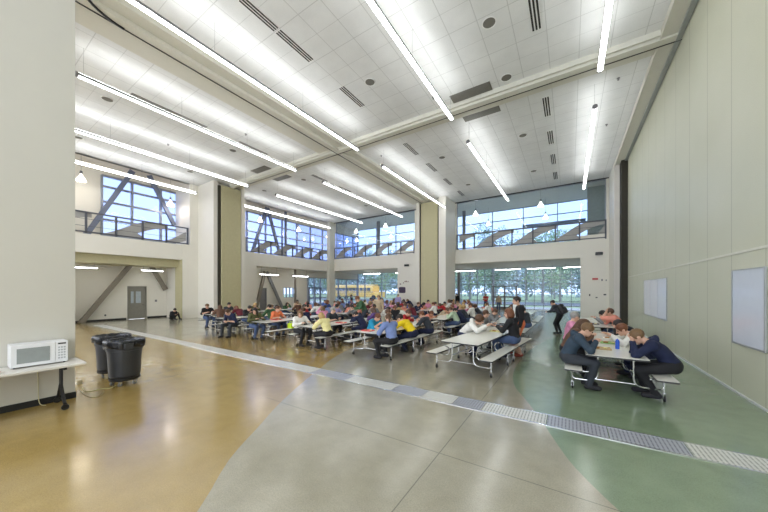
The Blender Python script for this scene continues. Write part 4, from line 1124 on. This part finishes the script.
# ------------------------------------------------------------------ things on the tables
def tray(rc, lx, ly, rgb, label, w=.36, d=.26, rz=0):
    x, y = tp(rc, lx, ly)
    t = thing('food_tray', label, 'food tray', (x, y, .748), rz+TB[rc][2], 'food trays on the tables')
    m = MB().rbox(-w/2, -d/2, 0, w/2, d/2, .006, .03)
    for a in ((-w/2, -d/2, w/2, -d/2+.008), (-w/2, d/2-.008, w/2, d/2), (-w/2, -d/2, -w/2+.008, d/2), (w/2-.008, -d/2, w/2, d/2)): m.box(a[0], a[1], .004, a[2], a[3], .022)
    m.build('tray', mat('tray_plastic', rgb, .35), t)
    MB().ball((-.07, .0, .02), (.055, .05, .022), 6).build('food', mat('food_brown', (170, 120, 70), .7, var=.3, scale=30), t, smooth=True)
    MB().ball((.08, .03, .018), (.045, .04, .016), 6).build('food', mat('food_pale', (226, 214, 150), .7, var=.2, scale=30), t, smooth=True)
tray((0, 6), -.18, .85, (196, 168, 120), 'brown cardboard food tray on right-hand table beside the blue bottle')
tray((0, 6), .05, 1.75, (150, 190, 110), 'green tray with food farther along the right-hand table')
tray((0, 6), .15, 2.6, (230, 226, 214), 'white tray at far end of the right-hand table', .3)
tray((0, 5), .1, 2.5, (226, 220, 150), 'pale yellow tray between the white hood and auburn bob')
tray((0, 4), -.28, .4, (206, 62, 66), 'red tray at near left corner of the yellow shirt table')
tray((0, 4), .0, 1.4, (230, 226, 214), 'white tray between the teal tee and the yellow shirt')
tray((0, 4), -.2, 2.4, (206, 62, 66), 'red tray before the mottled beige top')
tray((0, 3), .15, 1.6, (206, 62, 66), 'red tray along the cream shirt table')
tray((0, 3), -.18, .6, (230, 226, 214), 'white tray before the white shirt, front table')
tray((0, 2), -.2, 1.0, (206, 62, 66), 'red tray before the orange shirt')
tray((0, 2), .2, 2.0, (230, 226, 214), 'white tray across from the orange shirt')
tray((0, 1), .1, .6, (230, 226, 214), 'white tray on the second front table from left')
tray((0, 0), -.1, .8, (230, 226, 214), 'white tray on the leftmost front table')
tray((1, 6), -.1, .9, (60, 56, 60), 'dark tray on the table behind the right-hand one')
x, y = tp((0, 6), .12, 1.02)
t = thing('water_bottle', 'blue water bottle standing on the right-hand table', 'bottle', (x, y, .747))
MB().lathe([(0, 0), (.036, 0), (.038, .01), (.038, .15), (.03, .185), (.015, .2), (.015, .215), (0, .215)], n=20).build('bottle_body', mat('blue_plastic', (48, 96, 206), .2), t, smooth=True)
MB().lathe([(0, .213), (.018, .213), (.018, .24), (0, .242)], n=16).build('cap', M['white'], t, smooth=True)
x, y = tp((0, 2), .55, 1.0)
t = thing('lunch_bag', 'lime green lunch bag on the bench at the orange shirt table', 'bag', (x+.12, y, .45))
MB().rbox(-.12, -.08, 0, .12, .08, .2, .03).build('bag', mat('lime_nylon', (196, 224, 44), .6), t, bevel=.02)
MB().tube([(-.07, 0, .2), (-.06, 0, .27), (.06, 0, .27), (.07, 0, .2)], .01, 6).build('handle', mat('lime_nylon', (196, 224, 44), .6), t)
# black bag on the floor near the far bench
x, y = P(348, 340)
t = thing('duffel_bag', 'black bag lying on the floor between the cream and yellow shirt tables', 'bag', (x, y, 0), .3)
MB().rbox(-.28, -.13, 0, .28, .13, .2, .09).build('bag', M['black'], t, smooth=True, bevel=.04)
MB().tube([(-.12, 0, .19), (-.09, 0, .28), (.09, 0, .28), (.12, 0, .19)], .012, 6).build('handle', M['black'], t)

# ------------------------------------------------------------------ trash cans
dg = mat('dark_grey_plastic', (52, 54, 59), .42, var=.06)
def trash(x, y, rz, label):
    t = thing('trash_can', label, 'trash can', (x, y, 0), rz, 'rolling trash cans')
    pr_ = [(0, .17), (.235, .17), (.25, .19), (.285, .72), (.285, .735), (.30, .74), (.305, .90), (.325, .905), (.33, .93), (.315, .945), (.30, .93), (.285, .90), (.26, .22), (0, .2)]
    MB().lathe(pr_, n=40).build('bin', dg, t, smooth=True)
    for s in (-1, 1):
        MB().rbox(-.075, .30, .80, .075, .385, .90, .02).build('handle', dg, t).rotation_euler.z = (PI/2)*s-.4
    # bag liner folded over the rim
    pf = []; n = 48; m = MB(); o0 = 0
    rings = [(.30, .80), (.338, .83), (.342, .92), (.335, .955), (.312, .962), (.29, .93), (.27, .75), (.2, .55), (0, .5)]
    rr = random.Random(3)
    ph = [rr.uniform(0, 6) for _ in range(3)]
    for i, (r_, z_) in enumerate(rings):
        for k in range(n):
            a = 2*PI*k/n; w = .006*math.sin(a*9+ph[0])+.005*math.sin(a*17+ph[1]); zz = z_+(.02*math.sin(a*5+ph[2]) if i == 0 else .006*math.sin(a*13+ph[1]))
            R_ = max(0, r_+(w if i < 8 else 0)+(.006 if i == 0 else 0)+(.02 if i == 0 else 0)); m.v.append((R_*math.cos(a), R_*math.sin(a), zz))
    for i in range(len(rings)-1):
        for k in range(n):
            a = i*n+k; b = i*n+(k+1) % n; m.f.append((a, b, b+n, a+n)); m.mi.append(0)
    m.build('bin_liner', mat('black_bag_film', (30, 31, 35), .25), t, smooth='all')
    MB().lathe([(0, .11), (.24, .11), (.26, .13), (.26, .165), (0, .172)], n=32).build('dolly', M['black'], t, smooth=True)
    for k in range(5):
        a = 2*PI*k/5+.3; o = MB().lathe([(0, -.014), (.038, -.014), (.045, 0), (.038, .014), (0, .014)], n=14, mtx=Matrix.Rotation(PI/2, 3, 'Y')).build('caster', M['steel'], t, smooth=True, loc=(.2*math.cos(a), .2*math.sin(a), .045))
        MB().box(-.018, -.015, 0, -.015, .015, .07).box(.015, -.015, 0, .018, .015, .07).build('fork', M['chrome'], o)
trash(-7.98, 2.22, .3, 'dark grey wheeled trash can with black liner, in front of its twin')
trash(-8.98, 2.27, 1.1, 'dark grey wheeled trash can half hidden behind the nearer one')

# ------------------------------------------------------------------ microwave table
t = thing('folding_table', 'long narrow pale table against the near left wall', 'table', (-7.39, .3, 0))
y1 = 1.15; y0 = -1.3
MB().rbox(-.35, y0, .715, .36, y1, .745, .02).build('tabletop', mat('pale_grey_laminate', (216, 212, 204), .35, var=.03), t)
for yy in (.9, -1.0):
    g = MB().box(-.32, yy-.02, .67, .32, yy+.02, .715)
    g.tube([(0.02, yy, .70), (0.02, yy, .36), (.2, yy, .16), (.31, yy, .10)], .024, 8).tube([(0.02, yy, .40), (-.15, yy, .16), (-.27, yy, .10)], .024, 8)
    g.build('leg', M['black'], t, smooth=True)
    for xx in (.31, -.27):
        MB().lathe([(0, -.02), (.045, -.02), (.05, 0), (.045, .02), (0, .02)], n=16, mtx=Matrix.Rotation(PI/2, 3, 'Y')).build('caster', M['wheel'], t, smooth=True, loc=(xx, yy, .05))
wm = mat('white_microwave_enamel', (232, 233, 236), .3, var=.01)
t = thing('microwave', 'white microwave oven on the pale table by the near wall', 'microwave', (-7.55, .975, .745))
MB().rbox(-.18, -.31, .018, .15, .31, .375, .012).build('case', wm, t)
MB().box(.15, -.307, .025, .172, .16, .37).build('door', wm, t)
dw = [c for c in t.children if c.name.startswith('door')][-1]
MB().box(.171, -.25, .075, .176, .10, .315).build('door_window', mat('grey_mesh_window', (150, 156, 156), .2), dw)
MB().box(.15, .165, .025, .17, .307, .37).build('control_panel', wm, t)
cp = [c for c in t.children if c.name.startswith('control')][-1]
MB().box(.17, .19, .325, .1725, .285, .35).build('display', M['black'], cp)
g = MB()
for a in range(3):
    for b in range(5): g.box(.17, .193+a*.032, .08+b*.045, .1725, .215+a*.032, .105+b*.045)
g.build('buttons', mat('grey_button', (176, 178, 184), .4), cp)
for a, b in ((.13, -.27), (.13, .27), (-.15, .27), (-.15, -.27)): MB().tube([(a, b, 0), (a, b, .022)], .014, 8).build('foot', M['black'], t)
o = MB().rbox(-.1, -.07, 0, .1, .07, .012, .01).build('napkin_stack', mat('white_paper', (236, 228, 222), .7), loc=(-7.30, .50, .746), rz=.4); tag(o, 'small stack of white papers left of the microwave', 'papers')
o = MB().rbox(-.05, -.04, 0, .05, .04, .014, .01).build('snack_packet', mat('red_paper', (176, 64, 52), .6), loc=(-7.28, .51, .7585), rz=.2); tag(o, 'small red packet lying on the white papers', 'packet')
# cords
def cord(pts, label, rgb, r=.007, name='power_cord'):
    c = []
    P_ = [Vector(p) for p in pts]
    for i in range(len(P_)-1):
        a = P_[max(i-1, 0)]; b = P_[i]; d = P_[i+1]; e = P_[min(i+2, len(P_)-1)]
        for k in range(8):
            u = k/8; c.append(.5*((2*b)+(-a+d)*u+(2*a-5*b+4*d-e)*u*u+(-a+3*b-3*d+e)*u**3))
    c.append(P_[-1])
    o = MB().tube(c, r, 6).build(name, mat('cord_plastic', rgb, .5), smooth=True); tag(o, label, 'cord')
cord([(-7.72, .95, .9), (-7.735, .98, .7), (-7.73, .99, .4), (-7.70, 1.0, .06), (-7.6, 1.06, .012)], 'pale power cord hanging behind the table down the near wall', (200, 192, 150), .006)
def f2(u, v): 
    x, y = P(u, v); return (x, y, .008)
cord([f2(82, 388), f2(86, 392), f2(94, 391), f2(103, 389), f2(110, 388.5), f2(116, 386)], 'yellowish extension cord running from the wall end to the trash can', (206, 196, 140), .008, 'extension_cord')
cord([f2(80, 391), f2(86, 396), f2(93, 398), f2(100, 396), f2(104, 392)], 'thin tan cord curling on the floor near the wall end', (176, 160, 110), .006)
x, y = P(79, 384)
t = thing('plug_adapter', 'pale plug adapter on the floor by the near wall corner', 'plug', (x, y, 0))
MB().rbox(-.06, -.04, 0, .06, .04, .09, .01).build('adapter_body', mat('ivory_plastic', (222, 212, 184), .4), t, bevel=.005)
MB().box(-.04, .04, .02, .0, .045, .06).build('socket', M['black'], t)

# ------------------------------------------------------------------ outdoors
g = MB().box(-120, YNO+.3, -.35, 80, 160, -.05)
struct(g.build('floor_ground', mat('lawn', (158, 174, 134), .9, var=.2, scale=3)))
struct(MB().box(-120, -60, -.35, XWO-.3, YNO+.3, -.05).build('floor_ground_west', mat('asphalt', (120, 122, 124), .9)))
o = MB().box(-100, 44, -.05, 60, 54, -.03).build('floor_road', mat('road_asphalt', (128, 130, 134), .85)); struct(o)
o = MB().box(-90, YNO+.3, -.05, 60, YNO+6, -.03).build('floor_pavement', mat('pavement', (190, 188, 180), .8)); struct(o)
# school bus
yb = mat('school_bus_yellow', (252, 204, 110), .4, var=.03); bw = mat('bus_window', (70, 80, 92), .15)
t = thing('school_bus', 'yellow school bus parked outside beyond the back left windows', 'bus', (-37.4, 48, 0))
bm_ = MB()
prof = [(-1.2, .55), (1.2, .55), (1.22, 2.5), (1.1, 2.85), (.7, 3.05), (-.7, 3.05), (-1.1, 2.85), (-1.22, 2.5)]
bm_.prism(prof, -6.1, 4.7, fn=lambda x, y, z: (z, x, y)); bm_.prism([(-1.1, .55), (1.1, .55), (1.1, 1.5), (.9, 1.7), (-.9, 1.7), (-1.1, 1.5)], 4.7, 6.1, fn=lambda x, y, z: (z, x, y))
bm_.build('bus_body', yb, t)
for k in range(11): MB().box(-5.8+k*.92, -1.26, 1.85, -5.05+k*.92, -1.2, 2.45).build('bus_window', bw, t)
for k in (0, 1, 2): MB().box(-6.1, -1.245, .75+k*.4, 4.7, -1.225, .79+k*.4).build('rub_rail', M['black'], t)
for xx in (-4, 4.9): 
    for yy in (-1.1, 1.1): MB().lathe([(0, -.14), (.4, -.14), (.5, -.1), (.5, .1), (.4, .14), (0, .14)], n=24, mtx=Matrix.Rotation(PI/2, 3, 'X')).build('wheel', M['wheel'], t, smooth=True, loc=(xx, yy, .5))
# trees
def leafmat(rgb):
    t = NT('leaves'); f = t.noise(t.obj(), 1.6, 3)
    c = t.ramp(f, [(.3, lin(tuple(x*.7 for x in rgb))), (.7, lin(tuple(min(255, x*1.25) for x in rgb)))])
    return t.set(c, .7)
LM = [leafmat((158, 178, 142)), leafmat((178, 194, 152)), leafmat((150, 170, 156))]  # outdoor haze is put into these pale leaf colours
bark = mat('bark', (160, 156, 150), .9, var=.2)
def tree_meshes(seed, h, w):
    r = random.Random(seed); tr = MB(); lf = MB()
    tr.tube([(0, 0, 0), (.05, .03, h*.3), (-.05, .08, h*.6), (.02, 0, h*.85)], [.22, .17, .11, .05], 8)
    clumps = []
    for k in range(16):
        a = r.uniform(0, 2*PI); zz = h*r.uniform(.3, .95); rad = w*math.sin(PI*min(1, max(.12, (zz/h-.2)/.85)))*r.uniform(.4, 1)
        c = Vector((rad*math.cos(a), rad*math.sin(a), zz)); clumps.append((c, w*r.uniform(.3, .5)))
        tr.tube([(0, 0, zz*.75), c*.6+Vector((0, 0, zz*.36)), c], [.07, .045, .02], 5)
    for c, rd in clumps:
        for q in range(150):
            d = Vector((r.gauss(0, 1), r.gauss(0, 1), r.gauss(0, 1))).normalized()*rd*r.random()**.4
            p = c+d; s = r.uniform(.12, .24)
            u = Vector((r.gauss(0, 1), r.gauss(0, 1), r.gauss(0, 1))).normalized(); v = u.orthogonal().normalized()
            lf.add([p-u*s, p+v*s*.5, p+u*s, p-v*s*.5], [(0, 1, 2, 3)])
    return tr.mesh('trunk', bark, True, False), [ (lf.mesh('foliage', LM[i], False, False)) for i in (seed % 3,)][0]
TM = [tree_meshes(s, hh, ww_) for s, hh, ww_ in ((1, 11, 4.2), (2, 9, 3.6), (3, 13, 4.5))]
spots = [(-62, 66), (-54, 62), (-47, 68), (-40, 63), (-33, 69), (-26, 62), (-19, 66), (-13, 60), (-7.5, 66), (-1.5, 61), (4.5, 66), (10, 60), (-30, 80), (-16, 78), (-3, 77), (8, 78), (-45, 82), (-11, 52), (-3.5, 50), (2, 53), (-22, 55)]
pp = ['behind the parked bus', 'beyond the back left windows', 'beyond the back windows', 'beyond the glass doors', 'beyond the back right window']
order = sorted(range(len(spots)), key=lambda i: math.atan2(spots[i][0], spots[i][1]))
for rank, i in enumerate(order):
    x, y = spots[i]; tm = TM[i % 3]
    kind = ['mid green broad', 'pale green low', 'tall dark green'][(i % 3)]
    side = 'left' if rank < 11 else 'right'; nn = rank if side == 'left' else len(spots)-1-rank
    t = thing('tree', '%s leafy tree outside beyond the back windows, %s from the %s' % (kind, ORD[nn], side), 'tree', (x, y, -.05), R.uniform(0, 6), 'trees beyond the back windows')
    for me, nm in zip(tm, ('trunk', 'foliage')):
        q = bpy.data.objects.new(nm, me); col.objects.link(q); q.parent = t

# dense tree line far behind the lawn
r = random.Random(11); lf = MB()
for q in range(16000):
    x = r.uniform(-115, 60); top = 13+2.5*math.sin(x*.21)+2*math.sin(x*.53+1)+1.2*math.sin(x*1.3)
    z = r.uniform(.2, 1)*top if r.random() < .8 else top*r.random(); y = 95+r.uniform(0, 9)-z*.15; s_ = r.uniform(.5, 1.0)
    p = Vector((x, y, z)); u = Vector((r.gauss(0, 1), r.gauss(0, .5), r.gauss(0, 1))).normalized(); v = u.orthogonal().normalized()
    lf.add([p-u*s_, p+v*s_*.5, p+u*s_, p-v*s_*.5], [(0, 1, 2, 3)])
o = lf.build('treeline', leafmat((178, 190, 192))); o.data.materials[0] = leafmat((178, 190, 192))  # distance haze painted into the pale leaf colour
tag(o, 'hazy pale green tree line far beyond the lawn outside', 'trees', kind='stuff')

# ------------------------------------------------------------------ sky
w = bpy.data.worlds.new('overcast_sky'); bpy.context.scene.world = w; w.use_nodes = True
nt = w.node_tree; bg = nt.nodes['Background']
tc = nt.nodes.new('ShaderNodeTexCoord'); nz = nt.nodes.new('ShaderNodeTexNoise'); nz.inputs['Scale'].default_value = 2.2; nz.inputs['Detail'].default_value = 5
nt.links.new(tc.outputs['Generated'], nz.inputs['Vector'])
rp = nt.nodes.new('ShaderNodeValToRGB'); nt.links.new(nz.outputs['Fac'], rp.inputs[0])
rp.color_ramp.elements[0].position = .35; rp.color_ramp.elements[0].color = (.76, .84, 1, 1)
rp.color_ramp.elements[1].position = .65; rp.color_ramp.elements[1].color = (.95, .98, 1, 1)
nt.links.new(rp.outputs[0], bg.inputs[0]); bg.inputs[1].default_value = 2.6
sc = bpy.context.scene
sc.view_settings.view_transform = 'Standard'; sc.view_settings.look = 'None'
sc.view_settings.exposure = 0.68; sc.view_settings.gamma = 1; sc.view_settings.use_curve_mapping = False
